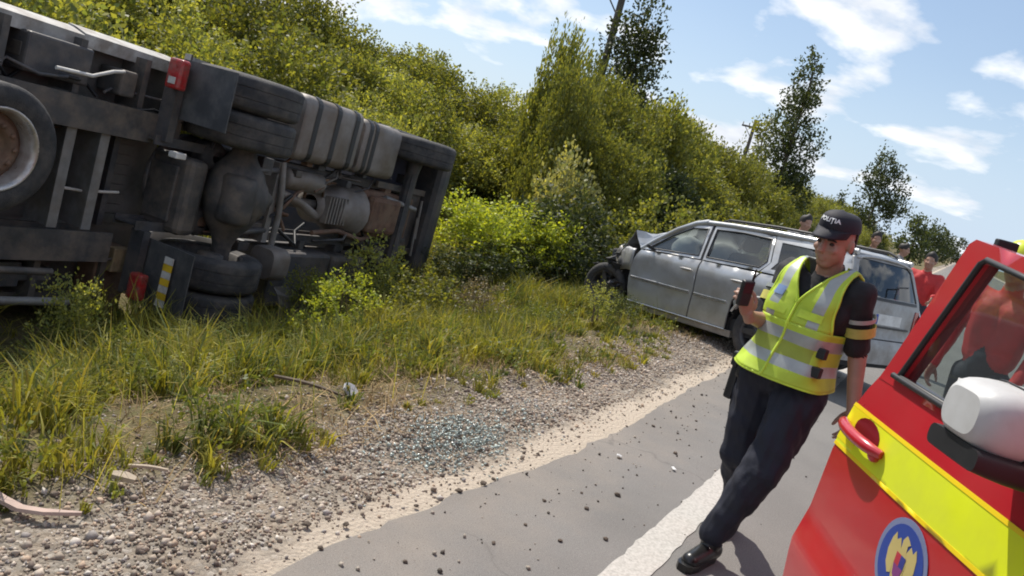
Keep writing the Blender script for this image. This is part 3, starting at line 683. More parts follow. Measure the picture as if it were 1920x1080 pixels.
# exhaust silencer, pipes, gearbox, engine
mb = MB(); mb.lathe([(.03, -.34), (.10, -.33), (.12, -.3), (.12, .3), (.10, .33), (.03, .34)], Matrix.Translation((.95, .62, 1.50)) @ Matrix.Rotation(R(90), 4, 'Y'), 18); mb.build('exhaust_silencer', ALU, trac)
MB().tube([(.62, .60, 1.33), (.95, .58, 1.26), (1.3, .6, 1.14), (1.5, .64, 1.1)], .055, 10).build('exhaust_pipe', ALU, trac)
mb = MB(); mb.lathe([(.12, -.4), (.2, -.38), (.22, -.1), (.27, .0), (.3, .35), (.33, .4)], Matrix.Translation((1.72, .72, 1.24)) @ Matrix.Rotation(R(90), 4, 'Y'), 18)
for k in range(7): mb.box((1.36 + k * .06, .47, 1.08), (1.38 + k * .06, .55, 1.4))
mb.build('gearbox', ALU, trac)
mb = MB(); mb.box((2.12, .55, .95), (3.4, 1.3, 1.56), bev=.05); mb.box((2.2, .42, 1.02), (2.9, .56, 1.5), bev=.06); mb.build('engine', RUST, trac)
MB().tube([(1.2, .5, .95), (1.7, .52, 1.0), (2.2, .5, .92), (2.6, .6, .95)], .03, 8).build('coolant_pipe', RUST, trac)
mb = MB(); mb.lathe([(.09, -.95), (.11, -.8), (.08, -.6), (.08, .6), (.11, .8), (.09, .95)], Matrix.Translation((3.05, .5, 1.22)), 14); mb.box((2.98, .44, .3), (3.12, .56, 2.1)); mb.build('front_axle', CHASSIS, trac)
for z in (.8, 1.65): MB().box((2.4, .56, z - .04), (3.7, .6, z + .04)).build('leaf_spring', CHASSIS2, trac)
MB().tube([(2.55, .5, 1.5), (3.3, .46, 1.42)], .035, 8).build('steering_rod', PALESTEEL, trac)
# fuel tank with straps
def tank(x0, x1, yc, zc, hw, hh):
    ring = lambda x, k: [(x, yc + a * k, zc + b * k) for a, b in rrect(hw, hh, .10, 5)]
    return MB().loft([ring(x0, .92), ring(x0 + .03, 1), ring(x1 - .03, 1), ring(x1, .92)])
tk = tank(.46, 1.52, .72, 2.07, .33, .345).build('fuel_tank', ALU, trac)
for x in (.62, .98, 1.34):
    ring = lambda q: [(q, .72 + a, 2.07 + b) for a, b in rrect(.338, .353, .105, 5)]
    MB().loft([ring(x), ring(x + .075)], cap=False, smooth=False).build('tank_strap', BLACK, tk)
tk2 = tank(1.60, 2.42, .72, 2.05, .33, .32).build('fuel_tank', ALU, trac)
for x in (1.66, 1.78):
    ring = lambda q: [(q, .72 + a, 2.05 + b) for a, b in rrect(.338, .328, .105, 5)]
    MB().loft([ring(x), ring(x + .07)], cap=False, smooth=False).build('tank_strap', BLACK, tk2)
mb = MB(); mb.box((.55, .42, .1), (1.6, 1.0, .72), bev=.04); mb.build('battery_box', CHASSIS, trac)
tank(.28, .55, .36, .62, .17, .17).build('air_drier', ALU, trac)
mb = MB(); mb.box((1.65, .40, .08), (2.35, .95, .7), bev=.05); mb.build('fuel_tank', CHASSIS2, trac)
# mudflaps and lamps
def flap(zlo, zhi, x=-.95):
    mb = MB(); n = 6; rows_ = []
    for i in range(n + 1):
        y = .04 + (.70 - .04) * i / n; bend = .05 * (1 - i / n) ** 2
        rows_.append([(x - bend, y, zlo), (x - bend - .006, y, zhi)])
    mb.add([p for r_ in rows_ for p in r_] + [(p[0] + .014, p[1], p[2]) for r_ in rows_ for p in r_],
           [(2 * i, 2 * i + 1, 2 * i + 3, 2 * i + 2) for i in range(n)] + [(2 * (n + 1) + 2 * i, 2 * (n + 1) + 2 * i + 2, 2 * (n + 1) + 2 * i + 3, 2 * (n + 1) + 2 * i + 1) for i in range(n)]
           + [(2 * i, 2 * i + 2, 2 * (n + 1) + 2 * i + 2, 2 * (n + 1) + 2 * i) for i in range(n)] + [(2 * i + 1, 2 * (n + 1) + 2 * i + 1, 2 * (n + 1) + 2 * i + 3, 2 * i + 3) for i in range(n)] + [(0, 2 * (n + 1), 2 * (n + 1) + 1, 1)])
    return mb.build('mudflap', FLAP, trac, weld=True)
f1 = flap(1.84, 2.36); f2 = flap(.12, .74)
mb = MB()
for k in range(7): mb.box((-1.022, .24, .20 + k * .065), (-1.012, .34, .20 + k * .065 + .062), k % 2)
mb.build('striped_marker', [WHITEP, YELLOWP], f2)
lp = MB().box((-1.16, .50, 2.08), (-1.06, .66, 2.34), bev=.02).build('tail_lamp', REDLAMP, trac)
MB().box((-1.168, .54, 2.12), (-1.155, .62, 2.18), bev=.004).build('lamp_lens', WHITEP, lp)
lp = MB().box((-1.14, .44, .20), (-1.04, .58, .44), bev=.02).build('tail_lamp', REDLAMP, trac)
MB().box((-1.06, .6, 1.62), (-.98, .75, 2.3)).build('lamp_bar', CHASSIS, trac); MB().box((-1.06, .6, .2), (-.98, .75, .8)).build('lamp_bar', CHASSIS, trac)
for (z0, z1) in ((1.72, 2.42), (.06, .70)):            # plastic wheel arches over the drive tyres
    mb = MB(); rr = []
    for k in range(9):
        a = R(20 + 140 * k / 8); rr.append([(AX + .6 * math.cos(a), .5 + .6 * math.sin(a), z0), (AX + .6 * math.cos(a), .5 + .6 * math.sin(a), z1), (AX + .62 * math.cos(a), .5 + .62 * math.sin(a), z1), (AX + .62 * math.cos(a), .5 + .62 * math.sin(a), z0)])
    mb.loft(rr).build('wheel_arch', CABP, trac)
mb = MB()                                               # torn plastic sheet hanging over the lower tyres
sh = []
for i in range(7):
    q = i / 6; sh.append([(-.02 + .10 * q + .62 * j / 4 * (1 - .25 * q), -.10 - .06 * math.sin(q * 3 + j) - .12 * q, .50 - .52 * q + .03 * math.sin(j * 2 + i)) for j in range(5)])
mb.loft(sh, closed=False, cap=False, smooth=False); o = mb.build('torn_sheet', CABP, trac); md = o.modifiers.new('thick', 'SOLIDIFY'); md.thickness = .012
# cab
mb = MB(); mb.box((2.5, .95, .04), (3.85, 3.55, 2.40), bev=.10); cab = mb.build('cab', CABBODY, trac)
mb = MB(); mb.box((3.66, .36, .03), (3.96, .95, 2.36), bev=.10); mb.build('bumper', CABP, trac)
for z in (.08, 2.05): MB().box((3.82, .5, z), (3.975, .72, z + .27), bev=.03).build('headlamp', PALESTEEL, trac)
for z in (.05, 2.27): MB().box((2.46, .62, z), (3.7, 1.05, z + .12), bev=.03).build('cab_skirt', CABP, trac)
mb = MB(); mb.box((3.4, .60, .85), (3.65, .72, 1.62), bev=.02); mb.build('radiator_guard', CHASSIS2, trac)
for z in (1.3, 1.55): MB().tube([(3.55, .52, z), (3.6, .5, z - .55)], .02, 6).build('hose', PALESTEEL, trac)
MB().box((3.85, 1.9, .2), (3.862, 2.9, 2.25)).build('windscreen', CABGLASS, cab)
MB().box((3.0, 1.95, 2.402), (3.65, 2.8, 2.412)).build('side_window', CABGLASS, cab)
MB().box((2.9, 1.0, 2.401), (2.96, 1.9, 2.415)).build('grab_rail', PALESTEEL, cab)
mb = MB(); mb.lathe([(.05, -.02), (.42, -.03), (.46, 0), (.42, .03), (.05, .02)], Matrix.Translation((AX - .1, .98, 1.25)) @ rotx(R(90)), 24); mb.build('fifth_wheel', CHASSIS, trac)

RAILM = mat('sunlit_side_rail', (0.34, 0.33, 0.31), 0.6, 0.1, .35, 5, DUST, 6, .8)  # paler than the other steel: sunlight on the top edge put into the colour
# ---- semi-trailer
trl = empty('semi_trailer'); trl.matrix_world = T_M
tag(trl, 'overturned semi-trailer with exposed beams, cross members and a spare wheel', 'trailer')
XF, XR = -0.62, -11.5
MB().box((XR, 1.14, .05), (XF, 1.22, 2.33)).build('floor', FLOORU, trl)
MB().box((XR, 1.225, .03), (XF, 3.75, 2.32), bev=.03).build('curtain_box', CURTAIN, trl)
for z in (1.70, .60):                                   # main beams
    mb = MB(); xe = -.78 if z > 1 else -1.25
    mb.box((XR, .74, z - .13), (xe, .765, z + .13)); mb.box((XR, .766, z - .012), (xe, 1.12, z + .012)); mb.box((XR, 1.1, z - .1), (xe, 1.136, z + .1)); mb.build('main_beam', CHASSIS2, trl)
for k, x in enumerate(np.arange(-1.17, -11, -.32)):      # floor bearers between and outside the beams
    big = k in (1, 2, 6, 10, 14, 18, 22)
    m_ = PALESTEEL if k in (1, 2) else CHASSIS2
    zz0, zz1 = (.62, 1.68)
    mb = MB()
    if big: mb.box((x - .045, .80, .735), (x + .045, .82, 1.565)); mb.box((x - .008, .82, .735), (x + .008, 1.135, 1.565))
    else: mb.box((x - .03, 1.02, .735), (x + .03, 1.135, 1.565))
    mb.build('cross_member', m_ if big else CHASSIS, trl)
    if k % 2 == 0:
        for (a, b_) in ((1.835, 2.26), (.1, .465)):
            mb = MB(); mb.prism([(x - .028, a), (x + .028, a), (x + .028, b_), (x - .028, b_)], .86, 1.135, Matrix(((1, 0, 0, 0), (0, 0, 1, 0), (0, 1, 0, 0), (0, 0, 0, 1)))); mb.build('outrigger', CHASSIS2, trl)
for (a, b_, dz, dy) in ((-11.5, -4.2, .0, 0), (-4.17, -2.55, .012, .01), (-2.52, -1.75, -.012, -.02), (-1.72, -.70, .006, .015)):
    mb = MB(); prof_ = [(.97 + dy, 2.20 + dz), (1.19 + dy, 2.20 + dz), (1.19 + dy, 2.355 + dz), (1.12 + dy, 2.346 + dz), (.97 + dy, 2.305 + dz)]; mb.loft([[(x, y, z) for y, z in prof_] for x in (a, b_)], smooth=False); mb.build('side_rail', RAILM, trl)  # top face sloped so it shows as a bright sunlit edge
MB().box((XR, 1.0, .06), (-.9, 1.13, .12)).build('side_rail', CHASSIS2, trl)
mb = MB(); mb.box((-2.28, .84, 1.9), (-1.72, 1.13, 2.2), bev=.02); mb.build('tool_box', CHASSIS, trl)
mb = MB(); mb.box((-1.42, .84, 1.90), (-1.26, 1.12, 2.12), bev=.02); mb.build('valve_box', CHASSIS2, trl)
MB().tube([(-2.1, .74, 1.99), (-1.8, .72, 2.0), (-1.6, .74, 2.08), (-1.45, .8, 2.1)], .016, 6).build('air_line', WHITEP, trl)
MB().tube([(-1.75, .95, 1.05), (-1.5, .93, 1.04), (-1.1, .96, 1.06)], .014, 6).build('air_line', WHITEP, trl)
MB().tube([(-4.5, .5, .3), (-1.75, .52, .19)], .035, 8).build('side_guard', PALESTEEL, trl)
MB().tube([(-4.5, .5, .52), (-1.95, .52, .44)], .03, 8).build('side_guard', CHASSIS2, trl)
mb = MB(); mb.box((-1.22, .9, -.1), (-.86, 1.13, .56), bev=.02); mb.build('side_locker', RUST, trl)
mb = MB(); mb.box((-1.14, .80, .36), (-.96, .9, .58), bev=.01); mb.build('wooden_block', mat('worn_wood', (.22, .16, .09), .8, 0, .3, 12, bump=.4), trl)
# spare wheel in its carrier, face out to the road
sw = empty('spare_wheel'); sw.parent = trl
SM = Matrix.Translation((-2.60, .60, 1.34)) @ rotx(R(90))
ty = MB().lathe(tyre_profile(.465, .27, .285), SM, 44).build('tyre', RUBBER, sw)
RIM = mat('spare_rim', (.60, .58, .56), .3, .5, .3, 5, (.20, .10, .06), 5, .5)
mb = MB(); mb.lathe([(.29, .115), (.305, .128), (.30, .135), (.28, .125), (.262, .06), (.255, -.02)], SM, 40); mb.build('rim', RIM, sw)
mb = MB(); mb.lathe([(.255, -.01), (.235, .0), (.20, .045), (.14, .055), (.132, .01), (.001, .01)], SM, 36)
for k in range(10):
    a = 2 * math.pi * k / 10; mb.lathe([(.018, .055), (.018, .075), (.001, .078)], SM @ Matrix.Translation((.167 * math.cos(a), .167 * math.sin(a), 0)), 8)
mb.build('wheel_disc', RUST, sw)
mb = MB(); mb.box((-2.52, .64, .74), (-2.40, .67, 1.565)); mb.build('wheel_carrier', CHASSIS2, trl)
for (x, z) in ((-9.8, 1), (-8.5, 1), (-7.2, 1)):        # rear bogie, out of the photograph's frame
    for zc, o_ in ((2.13, 1), (.2, -1)): truck_wheel(trl, x, .5, zc, .5, .36, o_)

# hoses, cables and brackets strewn over both undersides
random.seed(5)
def hose(par, pts, r_=.012, m_=None): MB().tube(pts, r_, 6).build('hose', m_ or BLACK, par)
for k in range(16):
    x0 = random.uniform(-.7, 2.3); z0 = random.uniform(.75, 1.7); pts = [(x0, random.uniform(.5, .75), z0)]
    for j in range(4): pts.append((pts[-1][0] + random.uniform(.05, .3), random.uniform(.42, .72), min(1.8, max(.6, pts[-1][2] + random.uniform(-.18, .18)))))
    hose(trac, pts, random.choice((.01, .014, .02)), random.choice((BLACK, CHASSIS, RUST, CHASSIS2)))
for k in range(10):
    x0 = random.uniform(-4, -1.2); z0 = random.choice((.52, 1.6, 1.8, 1.9)); pts = [(x0, .80, z0)]
    for j in range(5): pts.append((pts[-1][0] + random.uniform(.1, .3), random.uniform(.74, 1.05), z0 + random.uniform(-.1, .1)))
    hose(trl, pts, random.choice((.009, .012, .016)), random.choice((BLACK, CHASSIS, CHASSIS2)))
for k in range(22):
    x, y, z = random.uniform(-.5, 3.4), random.uniform(.5, .8), random.choice((.70, .95, 1.55, 1.75)) + random.uniform(-.05, .05); a, b, c = (random.uniform(.03, .10) for _ in range(3))
    MB().box((x - a, y - b, z - c), (x + a, y + b, z + c), bev=.008).build('bracket', random.choice((CHASSIS, CHASSIS2, RUST, CABP)), trac)
for k in range(8):
    x, z = random.uniform(-3.5, -1.0), random.choice((.3, 2.05, 1.95)); a, c = random.uniform(.05, .16), random.uniform(.05, .12)
    MB().box((x - a, .9, z - c), (x + a, 1.13, z + c), bev=.01).build('bracket', random.choice((CHASSIS, CHASSIS2, FLOORU)), trl)
# floor boards seen between the bearers
for k in range(9):
    z = .74 + k * .093; MB().box((-11, 1.128 - .004 * (k % 2), z), (-.9, 1.1395, z + .085)).build('floor_board', FLOORU, trl)
MB().box((-1.05, .45, 1.505), (-.93, .55, 1.56), bev=.01).build('lamp_cover', WHITEP, trac)
# ------------------------------------------------------------------ single plants, trees, poles
def sized(proto, px, py, depth, width, height, label, cat='bush', rz=0.0, zoff=None, group=None):
    """foot on the ground below the pixel's line of sight at that depth"""
    p = at_depth(px, py, depth); z = ground_z(p[0], p[1])
    return plant(proto, used, (p[0], p[1]), (width / 2, width / 2, height / 2.0), rz, label, cat, group)
b1 = shrub_proto('bush', L_BRIGHT, 201, 12, 5200, .06, .62, .9, (.3, .46))
sized(b1, 925, 430, 12.6, 2.3, 1.75, 'bright yellow-green bush beside the overturned cab')
b2 = shrub_proto('bush', L_LIGHT, 202, 9, 2600, .075, .6, .9)
sized(b2, 700, 500, 9.6, 1.25, 1.25, 'small leafy bush growing in front of the overturned cab', rz=1)
b3 = shrub_proto('bush', L_BRIGHT, 203, 9, 2600, .06, .6, .9)
sized(b3, 645, 600, 7.6, 1.15, .95, 'low yellow-green bush in the grass beside the lower truck tyres', rz=2)
b4 = shrub_proto('bush', L_OLIVE, 204, 9, 3000, .07, .6, .9)
sized(b4, 775, 575, 9.0, 1.4, 1.0, 'dull green bush between the two yellow-green bushes', rz=.5)
b5 = shrub_proto('dry_bush', L_DRY, 205, 8, 2400, .06, .6, .95)
sized(b5, 895, 590, 9.6, 1.0, .75, 'dry grey-brown bush of dead twigs on the verge')
b6 = shrub_proto('weed_clump', L_LIGHT, 206, 8, 1800, .085, .5, 1.1)
sized(b6, 130, 600, 6.0, .65, .74, 'broad-leaved green weed growing against the trailer beam', 'weed')
b7 = shrub_proto('bush', L_DARK, 207, 9, 3500, .07, .65, .9)  # dark leaf colour paints the shade beneath the bright bush
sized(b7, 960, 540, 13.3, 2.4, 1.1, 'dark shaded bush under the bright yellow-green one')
b8 = shrub_proto('bush', L_LIGHT, 208, 8, 2600, .08, .6, 1.0)
p_ = at_depth(770, 260, 15.5); plant(b8, used, (p_[0], p_[1]), (.8, .8, 1.25), 0, 'light green bush rising just behind the overturned cab roof', 'bush')
b9 = shrub_proto('flowering_bush', L_PALE, 209, 9, 2600, .085, .6, 1.0)
p_ = at_depth(1075, 300, 16.5); plant(b9, used, (p_[0], p_[1]), (1.05, 1.05, 1.30), 0, 'pale creamy flowering bush at the near end of the thicket', 'bush')
b10 = shrub_proto('bush', L_DARK, 210, 10, 4200, .075, .65, .9)  # leaves coloured dark in place of the shade under the thicket
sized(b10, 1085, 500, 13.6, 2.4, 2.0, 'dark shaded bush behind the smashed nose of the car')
b11 = shrub_proto('bush', L_OLIVE, 211, 10, 3600, .075, .65, .95)
sized(b11, 1250, 400, 15.2, 2.4, 2.2, 'olive bush behind the front doors of the car', rz=2.2)
b12 = copy_tree(b11); used[b12.name] = False
sized(b12, 1400, 380, 17.5, 2.6, 2.3, 'olive bush behind the rear windows of the car', rz=.7)
b13 = shrub_proto('weed_clump', L_LIGHT, 213, 7, 1500, .05, .5, 1.0)
sized(b13, 1122, 590, 8.7, .75, .66, 'low grassy weed between the verge and the crushed car front', 'weed')
b14 = shrub_proto('weed_clump', L_LIGHT, 214, 7, 1600, .05, .6, .8)
sized(b14, 300, 640, 6.1, 1.0, .34, 'spreading low weed in front of the red tail lamp', 'weed')
b15 = copy_tree(b14); used[b15.name] = False
sized(b15, 230, 700, 5.2, .8, .26, 'small spreading weed on the verge slope below the trailer', 'weed', rz=1.3)

def tree(name, label, px_foot_az, depth, height, rad, seed, matl, nleaf, size, shape):
    root = empty(name); r_ = random.Random(seed); bl = []
    for i in range(shape['n']):
        t = (i + r_.random()) / shape['n']; z = height * (shape['z0'] + (1 - shape['z0']) * t) * .96
        w = rad * shape['w'](t); a = r_.uniform(0, 6.28); q = w * r_.uniform(.1, .75)
        rr = max(.25, w * r_.uniform(.38, .62)); bl.append((q * math.cos(a), q * math.sin(a), z, rr, rr * shape['h']))
    V, F4, C = leaf_cloud(bl, nleaf, size, seed, 12); fast_mesh('crown', V, F4, matl, C, root)
    mb = MB(); mb.tube([(0, 0, -.3), (.03, .02, height * .35), (-.04, .03, height * .7), (0, 0, height * .95)], [.035 * rad + .10, .03 * rad + .07, .05, .015], 8)
    for b in bl[::2]: mb.tube([(0, 0, b[2] - rad * .7), (b[0] * .5, b[1] * .5, b[2] - rad * .25), (b[0], b[1], b[2])], [.045, .03, .012], 5)
    mb.build('trunk', BARK, root)
    a = math.atan2(px_foot_az[0], 1.0) if isinstance(px_foot_az, tuple) else px_foot_az
    x, y = depth * math.sin(a), depth * math.cos(a)
    root.location = (x, y, ground_z(x, y) - .1); return tag(root, label, 'tree')
def az_of(px, py):
    v = ray(px, py); return math.atan2(v[0], v[1])
POP = dict(n=26, z0=.12, h=1.5, w=lambda t: (.55 + .9 * t) * (1.15 - t) * 1.5)
tree('poplar_tree', 'tall narrow poplar standing alone above the thicket', az_of(1490, 250), 42, 10.4, 1.55, 301, L_DARK, 9000, .17, POP)
tree('tree', 'dark spiky tree next to the utility pole in the thicket', az_of(1185, 150), 26, 6.4, 1.25, 302, L_DARK, 7000, .13, dict(n=22, z0=.25, h=1.6, w=lambda t: .6 + .5 * t))
tree('tree', 'far broad tree rising beyond the end of the thicket', az_of(1648, 360), 75, 9.6, 2.3, 303, L_DARK, 6500, .24, dict(n=20, z0=.12, h=1.3, w=lambda t: (.5 + .9 * t) * (1.2 - t) * 1.4))
tree('tree', 'small far tree between the poplar and the broad tree', az_of(1575, 380), 80, 5.4, 1.3, 304, L_DARK, 2500, .22, dict(n=12, z0=.1, h=1.2, w=lambda t: (1.15 - t)))
tree('tree', 'young feathery tree beside the foot of the poplar', az_of(1435, 250), 45, 6.5, 1.2, 305, L_OLIVE, 3500, .17, dict(n=14, z0=.15, h=1.4, w=lambda t: 1.1 - .5 * t))
tree('tree', 'leafy tree with a rounded crown rising above the thicket behind the trailer', az_of(500, 30), 20, 4.6, 1.7, 306, L_OLIVE, 8000, .09, dict(n=16, z0=.3, h=1.0, w=lambda t: 1.15 - .35 * t))
for k, (px, dep, h) in enumerate(((1712, 120, 6.0), (1735, 150, 6.5), (1765, 190, 6.5), (1795, 240, 7.0))):
    tree('distant_tree', ['distant hazy tree nearest to the end of the thicket', 'second distant hazy tree past the end of the thicket', 'third distant hazy tree past the end of the thicket', 'farthest distant hazy tree by the road'][k], az_of(px, 460), dep, h, 3.2, 320 + k, L_DARK, 1800, .45, dict(n=10, z0=.1, h=.9, w=lambda t: 1.1 - .4 * t))['group'] = 'distant trees beside the road'

POLEW = mat('pole_wood', (.10, .085, .07), .85, 0, .3, 3)
def pole(px, py, depth, top, label):
    a = az_of(px, py); x, y = depth * math.sin(a), depth * math.cos(a); z = ground_z(x, y)
    root = empty('utility_pole', (x, y, z), (0, 0, -AZ)); tag(root, label, 'utility pole', 'utility poles above the thicket')
    MB().tube([(0, 0, -.3), (0, 0, top - z)], [.15, .11], 10).build('post', POLEW, root)
    for dz in (.55, ):
        MB().box((-.85, -.06, top - z - dz - .06), (.85, .06, top - z - dz + .06)).build('crossarm', POLEW, root)
    for sx in (-.8, -.35, .8): MB().lathe([(.02, 0), (.05, .04), (.03, .1), (.055, .14), (.02, .2)], Matrix.Translation((sx, 0, top - z - .48)), 8).build('insulator', WHITEP, root)
    MB().tube([(-.6, .0, top - z - .6), (0, .0, top - z - 1.3)], .025, 5).build('brace', POLEW, root)
    return root
pole(1155, 40, 26.5, 7.5, 'wooden utility pole with a crossarm next to the dark spiky tree')
pole(1416, 230, 60, 7.4, 'far utility pole showing above the thicket beside the poplar')

b16 = shrub_proto('weed_clump', L_LIGHT, 216, 7, 1600, .05, .6, .8); sized(b16, 380, 640, 6.4, .9, .40, 'low weed covering the foot of the lower mudflap', 'weed', rz=.4)
b17 = shrub_proto('bush', L_OLIVE, 217, 8, 2400, .06, .6, .9); sized(b17, 590, 560, 8.2, 1.0, .95, 'olive bush hiding the lower battery box of the truck', rz=1.1)
b18 = shrub_proto('weed_clump', L_DARK, 218, 7, 2200, .05, .6, .9); sized(b18, 1150, 590, 9.0, .7, .62, 'dark weed pressed against the crushed car front', 'weed')

for k, (px, py, dep, w_, h_, lab) in enumerate(((55, 650, 5.7, .9, .42, 'weed clump in front of the trailer side guard'), (195, 630, 6.1, .7, .5, 'weed clump beside the rusty side locker'), (470, 650, 6.9, .8, .36, 'weed clump in front of the lower drive tyres'), (545, 650, 7.2, .7, .42, 'weed clump under the torn plastic sheet'), (120, 740, 4.7, .7, .26, 'small weed clump on the slope below the spare wheel'), (370, 760, 4.7, .7, .22, 'small weed clump beside the splintered board'), (840, 650, 8.2, .9, .40, 'weed clump in front of the dry grey-brown bush'))):
    o = copy_tree((b14, b16, b6)[k % 3]); used[o.name] = False; sized(o, px, py, dep, w_, h_, lab, 'weed', rz=k * 1.7)

o = copy_tree(b1); used[o.name] = False; sized(o, 990, 435, 13.4, 2.2, 1.75, 'second bright yellow-green bush, farther from the overturned cab', rz=2.1)
o = copy_tree(b7); used[o.name] = False; sized(o, 900, 520, 12.0, 1.8, 1.0, 'dark shaded bush at the foot of the overturned cab', rz=1.4)  # repeats the leaves darkened in place of shade
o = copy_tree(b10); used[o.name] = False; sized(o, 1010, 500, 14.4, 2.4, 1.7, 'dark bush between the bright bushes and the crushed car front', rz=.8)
# ------------------------------------------------------------------ wrecked estate car, nose down in the ditch
def fill2d(outline, step, holes=()):
    """triangulate a 2-D outline with a grid of inner points: (points, triangles)"""
    pts = []; edges = []
    def dens(loop):
        out = []
        for i, (x, y) in enumerate(loop):
            x2, y2 = loop[(i + 1) % len(loop)]; n = max(1, int(math.hypot(x2 - x, y2 - y) / step))
            out += [(x + (x2 - x) * k / n, y + (y2 - y) * k / n) for k in range(n)]
        return out
    loops = [dens(outline)] + [dens(h) for h in holes]; polys = loops
    for lp in loops:
        b = len(pts); pts += lp; edges += [(b + i, b + (i + 1) % len(lp)) for i in range(len(lp))]
    def inside(p, lp):
        r_ = False; j = len(lp) - 1
        for i in range(len(lp)):
            (xi, yi), (xj, yj) = lp[i], lp[j]
            if (yi > p[1]) != (yj > p[1]) and p[0] < (xj - xi) * (p[1] - yi) / (yj - yi) + xi: r_ = not r_
            j = i
        return r_
    xs = [p[0] for p in loops[0]]; ys = [p[1] for p in loops[0]]
    for gx in np.arange(min(xs) + step * .5, max(xs), step):
        for gy in np.arange(min(ys) + step * .5, max(ys), step):
            p = (gx, gy)
            if inside(p, loops[0]) and not any(inside(p, h) for h in loops[1:]):
                if min((p[0] - q[0]) ** 2 + (p[1] - q[1]) ** 2 for lp in loops for q in lp) > (step * .35) ** 2: pts.append(p)
    ov, oe, of, *_ = delaunay_2d_cdt([Vector(p) for p in pts], edges, [], 0, 1e-6)
    ov = [(v.x, v.y) for v in ov]; tris = []
    for f in of:
        c = (sum(ov[i][0] for i in f) / len(f), sum(ov[i][1] for i in f) / len(f))
        if inside(c, loops[0]) and not any(inside(c, h) for h in loops[1:]): tris.append(tuple(f))
    return ov, tris
def skin(mb, outline, fn, step=.07, mi=0, thick=.012, holes=(), tdir=(0, -1, 0)):
    """sheet over a 2-D outline laid on the surface fn(a, b) -> point, with a turned-in border of the given depth"""
    v, t = fill2d(outline, step, holes); n = len(v)
    top = [Vector(fn(*p)) for p in v]; d = Vector(tdir) * thick
    mb.add(top, t, mi, True)
    cnt = {}
    for f in t:
        for i in range(len(f)):
            e = (f[i], f[(i + 1) % len(f)]); cnt[tuple(sorted(e))] = cnt.get(tuple(sorted(e)), 0) + 1
    for (a, b), c in cnt.items():
        if c == 1: mb.add([top[a], top[b], top[b] + d, top[a] + d], [(0, 1, 2, 3)], mi)
def offset_loop(loop, d):
    n = len(loop); out = []
    area = sum(loop[i][0] * loop[(i + 1) % n][1] - loop[(i + 1) % n][0] * loop[i][1] for i in range(n)); s = 1 if area > 0 else -1
    for i in range(n):
        a, b, c = Vector(loop[i - 1]), Vector(loop[i]), Vector(loop[(i + 1) % n])
        n1 = Vector((-(b - a).y, (b - a).x)).normalized() * s; n2 = Vector((-(c - b).y, (c - b).x)).normalized() * s
        m = (n1 + n2); m = m / max(.35, m.length_squared / 2) if m.length > 1e-6 else n1
        out.append((b.x + m.x * d, b.y + m.y * d))
    return out
def arc(cx_, cz_, r_, a0, a1, n=10):
    return [(cx_ + r_ * math.cos(R(a0 + (a1 - a0) * k / n)), cz_ + r_ * math.sin(R(a0 + (a1 - a0) * k / n))) for k in range(n + 1)]

SILVER = mat('silver_paint', (0.52, 0.53, 0.54), 0.32, 0.45, .06, 3, (0.27, 0.235, 0.19), 2.6, .5, coat=.35)
SILVERD = mat('scraped_silver', (0.36, 0.36, 0.36), 0.45, 0.3, .2, 7, (0.19, 0.16, 0.13), 4, .65)
SEATC = mat('seat_cloth', (0.055, 0.06, 0.065), 0.9, 0, .2, 20)
INTER = mat('car_interior', (0.03, 0.03, 0.032), 0.8, 0, .2, 6)
AIRBAG = mat('airbag_cloth', (0.68, 0.67, 0.64), 0.85, 0, .08, 9, bump=.4, bscale=9)
CGLASS = glass_mat('car_glass', (0.70, 0.76, 0.74), body=.10, bodyc=(.30, .33, .34))
CGLASS_R = glass_mat('rear_glass', (0.28, 0.31, 0.32), body=.12, bodyc=(.12, .14, .16))
CRACKED = glass_mat('cracked_glass', (0.7, 0.75, 0.75), rough=.2, body=.45, bodyc=(.55, .58, .58))
CHROME = mat('bright_trim', (0.55, 0.55, 0.54), 0.25, 0.8, .1, 5)
PLATEW = mat('number_plate_white', (0.72, 0.72, 0.70), 0.5, 0, .08, 9, (.35, .32, .28), 6, .5)
LAMPR = mat('tail_lamp_red', (0.30, 0.02, 0.02), 0.2, 0, .2, 12)

def car_frame(az, pitch, roll, O):
    a, p, r_ = R(az), R(pitch), R(roll)
    f = np.array([math.sin(a) * math.cos(p), math.cos(a) * math.cos(p), -math.sin(p)]); l0 = np.array([-math.cos(a), math.sin(a), 0.]); u0 = np.cross(f, l0)
    l = math.cos(r_) * l0 + math.sin(r_) * u0; u = -math.sin(r_) * l0 + math.cos(r_) * u0
    return Matrix(((f[0], l[0], u[0], O[0]), (f[1], l[1], u[1], O[1]), (f[2], l[2], u[2], O[2]), (0, 0, 0, 1)))
_w = on_ground(1410, 690); _l0 = np.array([-math.cos(R(-37.5)), math.sin(R(-37.5)), 0.])
C_O = _w - _l0 * .72 + np.array([_w[0], _w[1], 0]) / np.linalg.norm(_w[:2]) * .32
car = empty('estate_car'); car.matrix_world = car_frame(-37.5, 5.5, 0.5, C_O)
tag(car, 'wrecked silver estate car with crushed front, nose down in the verge ditch', 'car')
BELT, ROOF = .95, 1.42
